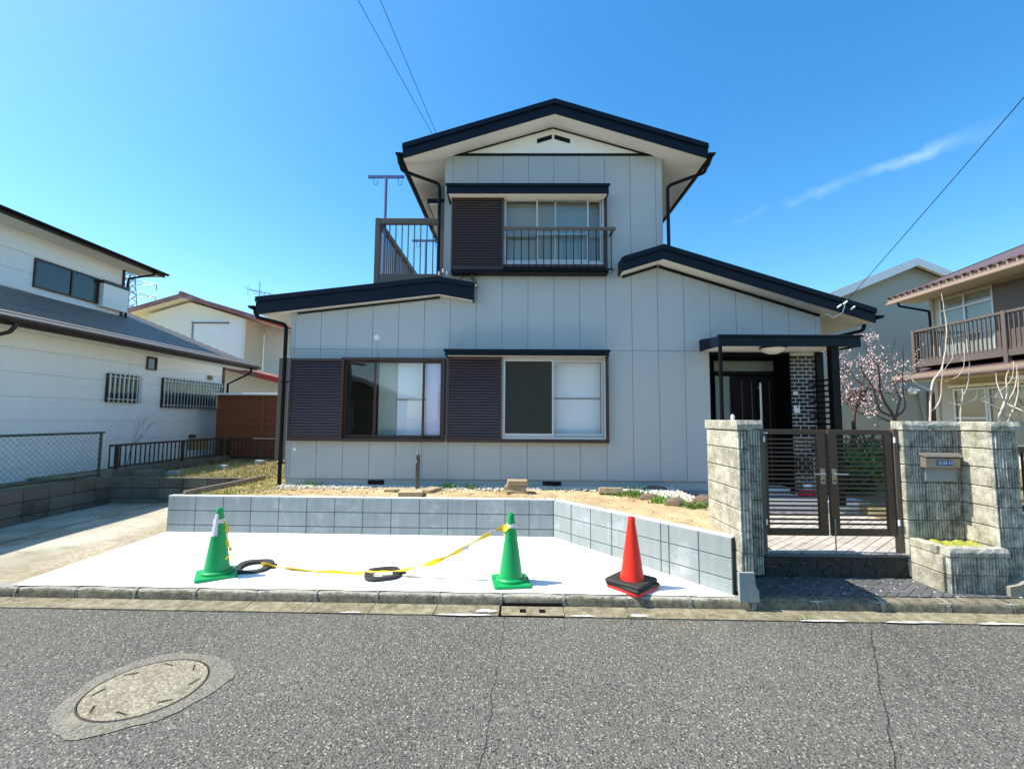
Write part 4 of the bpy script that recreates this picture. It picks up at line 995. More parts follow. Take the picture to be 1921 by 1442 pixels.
for j in range(len(ZC)-1):
    H = ZC[j+1]-ZC[j]-0.008; z = ZC[j]+0.004
    obj('corner_block', MB().cbox(4.25, 4.325, 5.0, 5.13, z, z+H, 0.006), 'block_plain_old', pr)
    link('ribbed_block', ribbed(0.54, 0.12, H, seed=j+40), pr, (4.328, 5.005, z))
    obj('block', MB().cbox(4.872, 5.15, 4.702, 5.13, z, z+H, 0.006), 'block_plain_old', pr)
    link('ribbed_block', ribbed(0.27, 0.03, H, seed=j+60), pr, (4.876, 4.67, z))
obj('core', MB().box(4.30, 5.12, 5.02, 5.10, 0.05, 1.70), 'iron_dark', pr)
obj('core', MB().box(4.89, 5.12, 4.71, 5.015, 0.05, 1.70), 'iron_dark', pr)
obj('cap', ragged_cap(4.24, 4.86, 4.985, 5.14, 1.702, 1.80, 5), 'block_old', pr)
obj('cap', MB().cbox(4.862, 5.16, 4.70, 5.14, 1.702, 1.80, 0.008), 'block_plain_old', pr)
obj('cap', ragged_cap(4.862, 5.16, 4.655, 4.698, 1.702, 1.80, 6), 'block_old', pr)
obj('repair_patch', MB().cbox(4.46, 4.80, 4.990, 5.004, 1.145, 1.31, 0.01), 'plinth_grey', pr)
lw = thing('front_wall', 'low ribbed block wall running off to the right of the mailbox wall', 'wall', (6.2, 4.7, 0.1))
for j in range(4):
    for k in range(6):
        z = 0.13+0.18*j; link('ribbed_block', ribbed(0.392, 0.14, 0.172, seed=k+j*7), lw, (5.155+0.4*k, 4.672, z))
obj('core', MB().box(5.17, 7.54, 4.70, 4.80, 0.05, 0.84), 'iron_dark', lw)
cb = thing('concrete_stub', 'small pale concrete lump at the foot of the mailbox wall', 'concrete', (5.0, 4.6, 0.1))
obj('lump', MB().prism([(4.80, 0.09), (5.45, 0.09), (5.45, 0.26), (5.02, 0.27), (4.90, 0.22), (4.80, 0.20)], 4.53, 4.665), 'mortar_grey', cb)
# planter
pn = thing('planter', 'low ribbed block planter of dry moss below the mailbox', 'planter', (4.55, 4.8, 0.1))
for j, (z0, z1) in enumerate(((0.10, 0.285), (0.292, 0.462))):
    obj('block', MB().cbox(4.255, 4.345, 4.63, 4.995, z0, z1, 0.006), 'block_plain_old', pn)
    link('ribbed_block', ribbed(0.57, 0.05, z1-z0, seed=j+80), pn, (4.29, 4.585, z0))
obj('core', MB().box(4.32, 4.85, 4.62, 4.99, 0.05, 0.46), 'iron_dark', pn)
obj('cap', ragged_cap(4.28, 4.865, 4.575, 4.68, 0.466, 0.548, 8), 'block_old', pn)
obj('cap', MB().cbox(4.25, 4.35, 4.683, 4.995, 0.466, 0.55, 0.006), 'block_plain_old', pn)
mb = MB(); vs = []; n = 14
for a in range(n+1):
    for b_ in range(n+1):
        x = 4.345+0.52*a/n; y = 4.675+0.325*b_/n; vs.append((x, y, 0.518+0.02*hash2(x, y, 22)+random.uniform(-0.006, 0.008)))
obj('soil', mb.add(vs, [(a*(n+1)+b_, (a+1)*(n+1)+b_, (a+1)*(n+1)+b_+1, a*(n+1)+b_+1) for a in range(n) for b_ in range(n)]), 'moss', pn)
# mailbox
ml = thing('mailbox', 'bronze letter box with blue number plate 23-12 in the block wall', 'mailbox', (4.61, 4.95, 1.3))
obj('body', MB().cbox(4.425, 4.80, 4.935, 5.004, 1.30, 1.415, 0.004), 'mail_metal', ml)
obj('lid', MB().prismx([(5.004, 1.465), (4.925, 1.445), (4.912, 1.418), (4.93, 1.418), (5.004, 1.432)], 4.415, 4.812), 'mail_metal', ml)
obj('slot', MB().box(4.44, 4.79, 4.931, 4.9345, 1.402, 1.416), 'black_steel', ml)
pt = obj('number_plate', MB().cbox(4.545, 4.715, 4.929, 4.9345, 1.325, 1.385, 0.002), 'plate_blue', ml)
def text(body, size, m, parent, loc, rot):
    cu = bpy.data.curves.new('lettering', 'FONT'); cu.body = body; cu.size = size; cu.extrude = 0.0008; cu.align_x = 'CENTER'; cu.align_y = 'CENTER'
    tmp = bpy.data.objects.new('tmp_text', cu); col.objects.link(tmp); bpy.context.view_layer.update()
    me = bpy.data.meshes.new_from_object(tmp.evaluated_get(bpy.context.evaluated_depsgraph_get())); bpy.data.objects.remove(tmp); me.materials.clear(); me.materials.append(MATS[m])
    o = link('lettering', me, parent, loc, rot); o['kind'] = 'stuff'; return o
text('23-12', 0.046, 'letter_white', pt, (4.655, 4.9275, 1.355), (R(90), 0, 0))
obj('emblem', MB().cbox(4.556, 4.592, 4.9265, 4.9288, 1.337, 1.373, 0.001), 'galv_steel', pt)
# landing, step riser of lava stones, terrace
def clip_poly(poly, inside_planes):
    for (px, py, nx, ny) in inside_planes:
        out = []
        for i in range(len(poly)):
            a = poly[i]; b_ = poly[(i+1) % len(poly)]; da = (a[0]-px)*nx+(a[1]-py)*ny; db = (b_[0]-px)*nx+(b_[1]-py)*ny
            if da >= 0: out.append(a)
            if (da >= 0) != (db >= 0):
                u = da/(da-db); out.append((a[0]+(b_[0]-a[0])*u, a[1]+(b_[1]-a[1])*u))
        poly = out
        if len(poly) < 3: return []
    return poly
def area(p): return abs(sum(p[i][0]*p[(i+1) % len(p)][1]-p[(i+1) % len(p)][0]*p[i][1] for i in range(len(p))))/2
def rect_planes(x0, x1, y0, y1): return [(x0, y0, 1, 0), (x1, y1, -1, 0), (x0, y0, 0, 1), (x1, y1, 0, -1)]
def pavers(parent, x0, x1, y0, y1, zf, L, Wd, ang, m, gap=0.007, extra=[]):
    ca, sa = math.cos(ang), math.sin(ang); cx, cy_ = (x0+x1)/2, (y0+y1)/2; rr = math.hypot(x1-x0, y1-y0)/2; rows = int(rr/Wd)+2; colsn = int(rr/L)+2; pl_ = rect_planes(x0, x1, y0, y1)+extra
    for r_ in range(-rows, rows+1):
        for c_ in range(-colsn, colsn+1):
            u0 = (c_+(0.5 if r_ % 2 else 0))*L; v0 = r_*Wd
            q = [(u0+gap/2, v0+gap/2), (u0+L-gap/2, v0+gap/2), (u0+L-gap/2, v0+Wd-gap/2), (u0+gap/2, v0+Wd-gap/2)]
            q = [(cx+u*ca-v*sa, cy_+u*sa+v*ca) for u, v in q]; q = clip_poly(q, pl_)
            if not q or area(q) < 0.0012: continue
            dz = random.uniform(-0.0015, 0.0015)
            mb = MB(); n = len(q); mb.add([(x, y, zf(x, y)-0.02) for x, y in q]+[(x, y, zf(x, y)+dz) for x, y in q], [tuple(range(n-1, -1, -1)), tuple(range(n, 2*n))]+[(i, (i+1) % n, (i+1) % n+n, i+n) for i in range(n)])
            obj('paver', mb, m, parent)
ld = tag(obj('landing', MB().slab([(2.285, yk(2.3)+0.12), (4.9, yk(4.9)+0.12), (4.9, 5.06), (2.285, 5.06)], 0.0, 0.1105), 'paver_joint'), kind='structure')
pavers(ld, 2.29, 4.88, yk(4.9)+0.125, 5.03, lambda x, y: 0.112, 0.20, 0.066, R(38), 'paver_dark', 0.011)
ter = tag(obj('terrace', MB().box(2.71, 5.8, 5.05, 8.2, 0.0, 0.3585), 'paver_joint'), kind='structure')
pavers(ter, 2.715, 5.35, 5.028, 7.14, lambda x, y: 0.362+0.012*(y-5)/2.3, 0.30, 0.10, R(40), 'paver_terrace', 0.008)
obj('nosing', MB().cbox(2.72, 4.245, 5.005, 5.0275, 0.328, 0.3605, 0.004), 'paver_dark', ter)
# riser stones: irregular cells
rs = obj('riser', MB().box(2.71, 4.25, 5.035, 5.049, 0.1, 0.328), 'stone_joint', ter)
rnd = random.Random(5); seeds = [(2.72+1.52*(i+rnd.uniform(0.1, 0.9))/13, 0.11+0.215*(j+rnd.uniform(0.15, 0.85))/2.6) for i in range(13) for j in range(3)]
for i, sd in enumerate(seeds):
    pls = rect_planes(2.712, 4.247, 0.113, 0.326)
    for k, s2 in enumerate(seeds):
        if k == i: continue
        nx, ny = sd[0]-s2[0], sd[1]-s2[1]; Ln = math.hypot(nx, ny)
        if Ln > 0.5: continue
        pls.append(((sd[0]+s2[0])/2+nx/Ln*0.005, (sd[1]+s2[1])/2+ny/Ln*0.005, nx, ny))
    q = clip_poly([(2, 0), (5, 0), (5, 1), (2, 1)], pls)
    if q and area(q) > 0.0004: obj('stone', MB().prism(q, 5.018+rnd.uniform(0, 0.010), 5.034), 'lava_stone', rs)
# porch steps
ps = tag(obj('porch_step', MB().box(3.13, 5.53, 7.165, 8.25, 0.3, 0.528), 'mortar'), kind='structure')
for k in range(8):
    xx = 3.12+0.3015*k; obj('tile', MB().cbox(xx+0.003, xx+0.2985, 7.15, 7.164, 0.372, 0.536, 0.003), 'tile_step', ps)
    for r_ in range(3): obj('tile', MB().cbox(xx+0.003, xx+0.2985, 7.1655+0.25*r_, 7.4125+0.25*r_, 0.5285, 0.538, 0.002), 'tile_step', ps)
obj('threshold', MB().cbox(3.365, 4.76, 7.93, 8.19, 0.54, 0.64, 0.004), 'tile_step', ps)
# gate
gt = thing('double_gate', 'brown aluminium double gate of horizontal slats between the block pillars', 'gate', (3.45, 5.08, 0.36))
GY0, GY1 = 5.06, 5.10
slat_cache = {}
for (x0, x1, cs) in ((2.745, 3.445, 1), (3.475, 4.175, 0)):
    wl_, wr_ = (0.055, 0.095) if cs else (0.095, 0.075)
    lf = obj('leaf_frame', MB().cbox(x0, x0+wl_, GY0, GY1, 0.54, 1.70, 0.004), 'brown_alu', gt)
    obj('stile', MB().cbox(x1-wr_, x1, GY0, GY1, 0.54, 1.70, 0.004), 'brown_alu', lf)
    obj('rail', MB().cbox(x0+wl_+0.0005, x1-wr_-0.0005, GY0+0.002, GY1-0.002, 0.54, 0.615, 0.003), 'brown_alu', lf)
    obj('rail', MB().cbox(x0+wl_+0.0005, x1-wr_-0.0005, GY0+0.002, GY1-0.002, 1.645, 1.70, 0.003), 'brown_alu', lf)
    Ls = x1-x0-wl_-wr_-0.001; smh = MB().cbox(0, Ls, 0, 0.024, 0, 0.019, 0.003).mesh('slat', 'brown_alu')
    for k in range(20): link('slat', smh, lf, (x0+wl_+0.0005, GY0+0.008, 0.655+0.0488*k))
    hx = x1-wr_/2 if cs else x0+wl_/2
    lk = obj('latch_plate', MB().cbox(hx-0.026, hx+0.026, GY0-0.008, GY0-0.0005, 1.10, 1.27, 0.003), 'brass', lf)
    obj('lever', MB().tube([(hx, GY0-0.008, 1.215), (hx, GY0-0.05, 1.215), (hx-(0.12 if cs else -0.12), GY0-0.055, 1.213)], 0.008, 8), 'galv_steel', lk)
    obj('keyhole', MB().tube([(hx, GY0-0.013, 1.14), (hx, GY0-0.0085, 1.14)], 0.011, 10), 'iron_dark', lk)
obj('drop_bolt', MB().tube([(3.50, GY0-0.012, 0.36), (3.50, GY0-0.012, 0.72)], 0.007, 8), 'galv_steel', gt)
for px in (2.712, 4.19):
    gp = obj('gate_post', MB().cbox(px, px+0.05, 5.05, 5.11, 0.33, 1.715, 0.004), 'brown_alu_grey', gt)
    for z in (0.66, 1.56): obj('hinge', MB().box(px-0.004 if px > 3 else px+0.03, px+0.012 if px > 3 else px+0.048, 5.032, 5.049, z, z+0.06), 'white_paint', gp)
obj('name_sticker', MB().box(2.76, 2.81, GY0-0.0015, GY0+0.0005, 1.655, 1.667), 'white_paint', gt)
# things on the porch
rk = thing('wire_rack', 'small galvanised wire stand on the porch step behind the gate', 'rack', (5.2, 7.5, 0.56))
for (xx, yy) in ((5.28, 7.42), (4.98, 7.62)): obj('leg', MB().tube([(xx, yy, 0.53), (xx, yy, 1.22)], 0.010, 6), 'galv_steel', rk)
for k in range(7): obj('rung', MB().tube([(5.28, 7.42, 0.66+0.085*k), (4.98, 7.62, 0.66+0.085*k)], 0.006, 5), 'galv_steel', rk)
rb = thing('red_bag', 'crumpled red bag lying on the porch step', 'bag', (4.83, 7.68, 0.56))
def blob(c, r, seed, amp=0.25, n=10, m=7):
    rnd = random.Random(seed); mb = MB(); vs = [(c[0], c[1], c[2]-r[2])]
    for i in range(1, m):
        th = math.pi*i/m-math.pi/2
        for k in range(n):
            a = 2*math.pi*k/n; s_ = 1+rnd.uniform(-amp, amp); vs.append((c[0]+r[0]*math.cos(th)*math.cos(a)*s_, c[1]+r[1]*math.cos(th)*math.sin(a)*s_, c[2]+r[2]*math.sin(th)*(1+rnd.uniform(-amp, amp)*0.6)))
    vs.append((c[0], c[1], c[2]+r[2])); fs = []
    for k in range(n): fs.append((0, 1+(k+1) % n, 1+k))
    for i in range(m-2):
        for k in range(n): a = 1+i*n+k; b_ = 1+i*n+(k+1) % n; fs.append((a, b_, b_+n, a+n))
    l_ = len(vs)-1
    for k in range(n): fs.append((l_, 1+(m-2)*n+k, 1+(m-2)*n+(k+1) % n))
    return mb.add(vs, fs)
obj('cloth', blob((4.83, 7.60, 0.592), (0.15, 0.09, 0.06), 3, 0.3), 'red_cloth', rb)
wt = thing('white_tub', 'white plastic tub beside the red bag on the porch', 'tub', (4.93, 7.78, 0.56))
obj('tub', MB().lathe([(0.001, 0.0), (0.05, 0.0), (0.07, 0.15), (0.075, 0.16), (0.05, 0.20), (0.001, 0.21)], 16, (4.93, 7.72, 0.538)), 'white_paint', wt, True)

# ================================================================== YARD: gravel, slabs, tap, rocks, grass
rnd = random.Random(11); mb = MB()
def pebble(mb, x, y, z, s, rnd):
    a = rnd.uniform(0, 6.28); ca, sa = math.cos(a), math.sin(a); sx, sy, sz = s*rnd.uniform(0.8, 1.4), s*rnd.uniform(0.6, 1.0), s*rnd.uniform(0.45, 0.8)
    base = [(1, 0, 0), (0.3, 0.9, 0), (-0.8, 0.6, 0), (-0.8, -0.6, 0), (0.3, -0.9, 0)]
    vs = []
    for (u, v, w_) in base: u *= sx*rnd.uniform(0.85, 1.1); v *= sy*rnd.uniform(0.85, 1.1); vs.append((x+u*ca-v*sa, y+u*sa+v*ca, z))
    for (u, v, w_) in base: u *= sx*0.6; v *= sy*0.6; vs.append((x+u*ca-v*sa, y+u*sa+v*ca, z+sz))
    mb.add(vs, [(9, 8, 7, 6, 5)[::-1]] + [(i, (i+1) % 5, (i+1) % 5+5, i+5) for i in range(5)])
for k in range(3400):
    x = rnd.uniform(-4.0, 2.2); y = 7.78-abs(rnd.gauss(0, 0.17))
    if y > 7.30: pebble(mb, x, y, 0.622+rnd.uniform(0, 0.025), rnd.uniform(0.014, 0.026), rnd)
for k in range(2300):
    x = 1.75+abs(rnd.gauss(0, 0.6)); y = rnd.uniform(6.35, 7.75)
    if x < 2.66 and y > 7.75-(x-1.5)*1.5: pebble(mb, x, y, 0.625+rnd.uniform(0, 0.03), rnd.uniform(0.016, 0.034), rnd)
cl_ = MB()
for k in range(1500):
    x = rnd.uniform(-4.9, 2.6); y = yfront(x)+0.05+abs(rnd.gauss(0, 0.55))
    if y < 7.5: pebble(cl_, x, y, 0.622+0.014*hash2(x, y, 2.1), rnd.uniform(0.006, 0.02)*(1.5 if rnd.random() < 0.06 else 1), rnd)
tag(obj('soil_clods', cl_, 'stone_tan'), 'loose clods and grit scattered over the sandy yard', 'clods', kind='stuff')
tag(obj('gravel', mb, 'pebble_white'), 'white pebble strip along the foot of the grey house', 'gravel', kind='stuff')
def slab_thing(name, label, loc, size, rz=0, tilt=0, m='stone_tan', cat='slab', seed=0, group=None):
    sx, sy, sz = size
    mb = MB(); rq = random.Random(label); nx_, ny_ = 6, 4
    mb.cbox(-sx/2, sx/2, -sy/2, sy/2, 0, sz, 0.012); mb.v = [(x+rq.uniform(-0.008, 0.008), y+rq.uniform(-0.008, 0.008), z+rq.uniform(-0.005, 0.005)*(z > sz/2)) for x, y, z in mb.v]
    o = obj(name, mb, m); o.location = loc; o.rotation_euler = (tilt, 0.0, rz)
    return tag(o, label, cat, group)
slab_thing('paving_slab', 'thick tan paving slab in front of the tap post', (-1.58, 6.85, 0.625), (0.36, 0.26, 0.085), R(4))
slab_thing('paving_slab', 'flat tan slab lying left of the tap post', (-1.95, 7.28, 0.625), (0.34, 0.2, 0.045), R(18))
slab_thing('paving_slab', 'tan slab lying right of the tap post', (-1.36, 7.22, 0.625), (0.22, 0.32, 0.065), R(-28))
slab_thing('paving_slab', 'bottom slab of the small tan stack by the wall', (0.0, 7.22, 0.625), (0.33, 0.2, 0.06), R(3), cat='slab')
slab_thing('paving_slab', 'middle slab of the small tan stack by the wall', (-0.01, 7.23, 0.686), (0.34, 0.2, 0.06), R(-4))
slab_thing('paving_slab', 'topmost slab of the small tan stack by the wall', (0.02, 7.23, 0.747), (0.32, 0.21, 0.085), R(2))
slab_thing('paving_slab', 'tilted tan slab at the end of the pebble strip', (1.47, 7.08, 0.645), (0.36, 0.12, 0.10), R(-6), R(-14))
tp = thing('tap_post', 'slim grey concrete standpipe post with a tap in front of the house', 'tap', (-1.63, 7.48, 0.62))
obj('post', MB().cbox(-1.665, -1.60, 7.45, 7.515, 0.58, 1.20, 0.008), 'block_lot', tp)
obj('tap', MB().tube([(-1.632, 7.44, 1.10), (-1.632, 7.39, 1.11), (-1.632, 7.38, 1.07)], 0.012, 8), 'galv_steel', tp)
obj('pipe_head', MB().tube([(-1.632, 7.48, 1.2), (-1.632, 7.48, 1.27)], [0.022, 0.014], 8), 'galv_steel', tp)
for i, (x, y, r_, lab) in enumerate(((2.20, 6.28, (0.16, 0.12, 0.10), 'round brown rock at the left end of the rock edging'), (2.42, 6.16, (0.13, 0.11, 0.07), 'flat grey-brown rock in the middle of the rock edging'), (2.60, 6.28, (0.16, 0.14, 0.13), 'large dark rock against the gate pillar'), (1.98, 6.75, (0.16, 0.10, 0.07), 'low rock half buried among the weeds'), (1.80, 7.15, (0.14, 0.09, 0.06), 'small rock beside the tilted slab'), (2.3, 7.55, (0.2, 0.1, 0.07), 'long grey rock against the house plinth'))):
    o = obj('rock', blob((0, 0, 0), r_, 30+i, 0.16, 12, 8), 'rock_brown', smooth=25); o.location = (x, y, 0.64); tag(o, lab, 'rock')
# blades of grass and weeds
def blades(mb, n, area_fn, h0, h1, w, rnd, z):
    for k in range(n):
        p = area_fn(rnd)
        if p is None: continue
        x, y = p; h = rnd.uniform(h0, h1); a = rnd.uniform(0, 6.28); dx, dy = math.cos(a)*w, math.sin(a)*w; lx, ly = rnd.gauss(0, h*0.45), rnd.gauss(0, h*0.45)
        mb.add([(x-dx, y-dy, z), (x+dx, y+dy, z), (x+dx*0.6+lx*0.5, y+dy*0.6+ly*0.5, z+h*0.65), (x+lx, y+ly, z+h)], [(0, 1, 2), (0, 2, 3)])
rnd = random.Random(3); mb = MB()
def left_grass(r_):
    x = r_.uniform(-5.0, -3.3); y = r_.uniform(6.7, 8.6)
    if x > -4.05 and y > 7.7: return None
    if r_.random() > min(1, (-x-3.2)*0.75): return None
    return x, y
blades(mb, 5200, left_grass, 0.015, 0.06, 0.005, rnd, 0.62)
def back_grass(r_): return r_.uniform(-7.6, -4.1), 8.6+r_.random()**1.5*3.3
blades(mb, 5200, back_grass, 0.02, 0.08, 0.008, rnd, 0.60)
tag(obj('grass', mb, 'grass_dry'), 'short dry grass in the yard left of the house', 'grass', kind='stuff')
mb = MB()
def weeds_at(cx, cy_, s_): return lambda r_: (r_.gauss(cx, s_), r_.gauss(cy_, s_*0.6))
for (cx, cy_, n, s_) in ((1.75, 6.95, 260, 0.14), (2.1, 6.5, 160, 0.12), (2.35, 6.05, 120, 0.08), (-1.15, 7.6, 90, 0.08), (-0.75, 7.55, 60, 0.08), (2.5, 6.2, 80, 0.08), (-3.5, 7.7, 60, 0.1), (1.95, 7.5, 60, 0.1)):
    blades(mb, n, weeds_at(cx, cy_, s_), 0.03, 0.13, 0.008, rnd, 0.62)
for (cx, cy_, n, s_) in ((2.6, 4.22, 26, 0.04), (1.05, 4.21, 20, 0.03)): blades(mb, n, weeds_at(cx, cy_, s_), 0.01, 0.035, 0.004, rnd, 0.01)
tag(obj('weeds', mb, 'leaf_green'), 'small green weeds among the rocks and slabs', 'weeds', kind='stuff')
# loose blocks on the left lawn
slab_thing('concrete_block', 'white loose block nearest the end wall of the drive', (-6.9, 9.05, 0.60), (0.22, 0.1, 0.11), R(6), m='block_new', cat='block')
slab_thing('concrete_block', 'white loose block in the middle of the shaded lawn', (-6.65, 10.2, 0.60), (0.21, 0.1, 0.11), R(-4), m='block_new', cat='block')
slab_thing('concrete_block', 'white loose block near the back fence', (-6.5, 11.4, 0.60), (0.21, 0.1, 0.11), R(2), m='block_new', cat='block')
slab_thing('concrete_block', 'large grey slab standing on edge behind the end wall of the drive', (-7.1, 8.72, 0.60), (0.5, 0.06, 0.17), R(14), m='block_lot', cat='slab')

# ================================================================== STREET: manhole, cones, weights, tape
mh = thing('manhole', 'round aggregate manhole cover in a ragged concrete collar on the road', 'manhole', (-2.45, 3.09, 0))
MX, MY = -2.44, 3.09
rnd = random.Random(9); n = 48; ring = []
for k in range(n):
    a = 2*math.pi*k/n; rr_ = 0.455+0.02*math.sin(3*a+1)+0.012*math.sin(7*a)+rnd.uniform(-0.008, 0.008)
    if abs(a-0.55) < 0.35: rr_ += 0.03
    ring.append((MX+rr_*math.cos(a), MY+rr_*math.sin(a)))
mb = MB(); vs = [(x, y, 0.005) for x, y in ring]+[(MX+0.348*math.cos(2*math.pi*k/n), MY+0.348*math.sin(2*math.pi*k/n), 0.009) for k in range(n)]
MATS['collar'] = MATS['collar_mix']
obj('collar', mb.add(vs, [(k, (k+1) % n, (k+1) % n+n, k+n) for k in range(n)]), 'collar', mh)
obj('ring', MB().lathe([(0.348, 0.006), (0.348, 0.011), (0.340, 0.011), (0.340, -0.015), (0.334, -0.015)], 64, (MX, MY, 0)), 'iron_dark', mh)
cov = obj('cover', MB().lathe([(0.0005, 0.012), (0.334, 0.011), (0.334, -0.015)], 64, (MX, MY, 0)), 'aggregate', mh)
for k in range(8):
    a = 2*math.pi*(k+0.3)/8; cx, cy_ = MX+0.275*math.cos(a), MY+0.275*math.sin(a)
    sl_ = MB().box(-0.045, 0.045, -0.010, 0.010, 0.0115, 0.0135); obj('lift_slot', sl_.xf(Matrix.Translation((cx, cy_, 0)) @ Matrix.Rotation(a+R(60), 4, 'Z')), 'gutter_old', cov)
    sl_ = MB().box(-0.038, 0.038, -0.005, 0.005, 0.0134, 0.0142); obj('slot_hole', sl_.xf(Matrix.Translation((cx, cy_, 0)) @ Matrix.Rotation(a+R(60), 4, 'Z')), 'black_steel', cov)

def rounded_square(s_, r_, n=5):
    pts = []
    for (cx, cy_, a0) in ((s_-r_, s_-r_, 0), (-s_+r_, s_-r_, 90), (-s_+r_, -s_+r_, 180), (s_-r_, -s_+r_, 270)):
        for k in range(n+1):
            a = R(a0+90*k/n); pts.append((cx+r_*math.cos(a), cy_+r_*math.sin(a)))
    return pts
def make_cone(name, label, m, loc, rz, group):
    c = thing(name, label, 'cone', loc, rz, group, world_parts=False)
    rsq = rounded_square(0.19, 0.035); mbb = MB(); k_ = len(rsq)
    inner = [(0.155*math.cos(math.atan2(y, x)), 0.155*math.sin(math.atan2(y, x))) for x, y in rsq]
    vs = [(x, y, 0) for x, y in rsq]+[(x, y, 0.018) for x, y in rsq]+[(x*0.985, y*0.985, 0.024) for x, y in rsq]+[(x, y, 0.026) for x, y in inner]
    fs = [tuple(range(k_-1, -1, -1))]
    for l_ in range(3): fs += [(l_*k_+i, l_*k_+(i+1) % k_, (l_+1)*k_+(i+1) % k_, (l_+1)*k_+i) for i in range(k_)]
    obj('base', mbb.add(vs, fs), m, c, 40)
    prof = [(0.156, 0.024), (0.154, 0.05), (0.146, 0.058), (0.125, 0.06), (0.121, 0.075), (0.034, 0.665), (0.033, 0.69), (0.028, 0.699), (0.018, 0.70), (0.016, 0.66)]
    obj('body', MB().lathe(prof, 32), m, c, 35)
    return c
c1 = make_cone('traffic_cone', 'green traffic cone at the left with a pink paper strip taped on', 'cone_green', (-3.20, 4.90, 0.116), R(32), 'traffic cones on the pad')
c2 = make_cone('traffic_cone', 'green traffic cone in the middle holding the yellow tape', 'cone_green', (-0.05, 4.78, 0.114), R(8), 'traffic cones on the pad')
c3 = make_cone('traffic_cone', 'red traffic cone standing in two black rubber weights', 'cone_red', (1.18, 4.68, 0.111), R(42), 'traffic cones on the pad')
def cone_r(z): return 0.121+(0.034-0.121)*(z-0.075)/0.59
def wrap(parent, z0, z1, a0, a1, m, name, jag=0.0, seed=0, lift=0.003):
    rnd = random.Random(seed); n = 14; vs = []
    for i in range(n+1):
        a = a0+(a1-a0)*i/n; zb = z0+rnd.uniform(-jag, jag); zt = z1+rnd.uniform(-jag, jag)
        for z in (zb, zt):
            for l_ in (0, 0.0025): r_ = cone_r(z)+lift+l_+rnd.uniform(0, jag*0.2); vs.append((r_*math.cos(a), r_*math.sin(a), z))
    fs = []
    for i in range(n): b0 = i*4; fs += [(b0+1, b0+5, b0+7, b0+3), (b0, b0+2, b0+6, b0+4), (b0, b0+4, b0+5, b0+1), (b0+2, b0+3, b0+7, b0+6)]
    fs += [(0, 1, 3, 2), (n*4, n*4+2, n*4+3, n*4+1)]
    return obj(name, MB().add(vs, fs), m, parent)
wrap(c1, 0.55, 0.585, 0, 6.28, 'label_pink', 'paper_band', 0.008, 1)
wrap(c1, 0.42, 0.64, R(-150), R(-98), 'label_pink', 'paper_strip', 0.010, 2, 0.006)
wrap(c2, 0.555, 0.595, 0, 6.28, 'label_pink', 'paper_band', 0.006, 3)
def make_weight(name, label, loc, rz, tilt=0, group='black rubber cone weights', square=False):
    o = thing(name, label, 'weight', loc, rz, group, world_parts=False); o.rotation_euler = (tilt, 0, rz)
    out = rounded_square(0.195, 0.022, 4) if square else rounded_square(0.19, 0.12, 4); n = len(out); inn = [(0.128*math.cos(math.atan2(y, x)), 0.128*math.sin(math.atan2(y, x))) for x, y in out]
    ou2 = [(x*0.95, y*0.95) for x, y in out]; vs = [(x, y, 0) for x, y in out]+[(x, y, 0.018) for x, y in out]+[(x, y, 0.03) for x, y in ou2]+[(x, y, 0.026) for x, y in inn]+[(x*0.97, y*0.97, 0.0) for x, y in inn]
    fs = []
    for l_ in range(5): fs += [(l_*n+i, l_*n+(i+1) % n, ((l_+1) % 5)*n+(i+1) % n, ((l_+1) % 5)*n+i) for i in range(n)]
    obj('ring', MB().add(vs, fs), 'rubber_black', o, 30)
    if not square: obj('grip', MB().cbox(0.10, 0.235, -0.05, 0.05, 0.004, 0.024, 0.005), 'rubber_black', o)
    return o
make_weight('rubber_weight', 'black rubber ring lying alone in the middle of the pad under the tape', (-1.43, 4.95, 0.115), R(20))
make_weight('rubber_weight', 'black rubber ring tucked behind the left green cone', (-2.93, 5.12, 0.119), R(10), R(4))
make_weight('rubber_weight', 'lower black rubber weight on the base of the red cone', (1.185, 4.68, 0.139), R(40), square=True)
make_weight('rubber_weight', 'upper black rubber weight on the base of the red cone', (1.172, 4.69, 0.171), R(47), square=True)
# barrier tape
def ribbon(name, pts, w, m, twist, parent=None, jag=0.0):
    pts = [Vector(p) for p in pts]; res = []
    N = 10
    for i in range(len(pts)-1):
        p0 = pts[max(i-1, 0)]; p1 = pts[i]; p2 = pts[i+1]; p3 = pts[min(i+2, len(pts)-1)]
        for k in range(N):
            u = k/N; res.append(0.5*((2*p1)+(-p0+p2)*u+(2*p0-5*p1+4*p2-p3)*u*u+(-p0+3*p1-3*p2+p3)*u**3))
    res.append(pts[-1]); vs = []
    for i, p in enumerate(res):
        d = (res[min(i+1, len(res)-1)]-res[max(i-1, 0)]).normalized(); s_ = d.cross(Vector((0, 0, 1))); s_ = s_.normalized() if s_.length > 0.01 else Vector((1, 0, 0)); u_ = s_.cross(d)
        a = twist(i/len(res)); ww = w*(0.75+0.35*math.sin(i*0.5)); v = s_*math.cos(a)+u_*math.sin(a); nn = d.cross(v)*0.0012
        vs += [p-v*ww/2-nn, p+v*ww/2-nn, p+v*ww/2+nn, p-v*ww/2+nn]
    fs = []
    for i in range(len(res)-1):
        for k in range(4): fs.append((i*4+k, i*4+(k+1) % 4, (i+1)*4+(k+1) % 4, (i+1)*4+k))
    fs += [(0, 1, 2, 3), tuple(len(vs)-4+k for k in (3, 2, 1, 0))]
    return obj(name, MB().add([tuple(v) for v in vs], fs), m, parent, True)
tp_ = thing('barrier_tape', 'yellow barrier tape sagging from the middle green cone to the ground', 'tape', (-1.0, 4.9, 0.12))
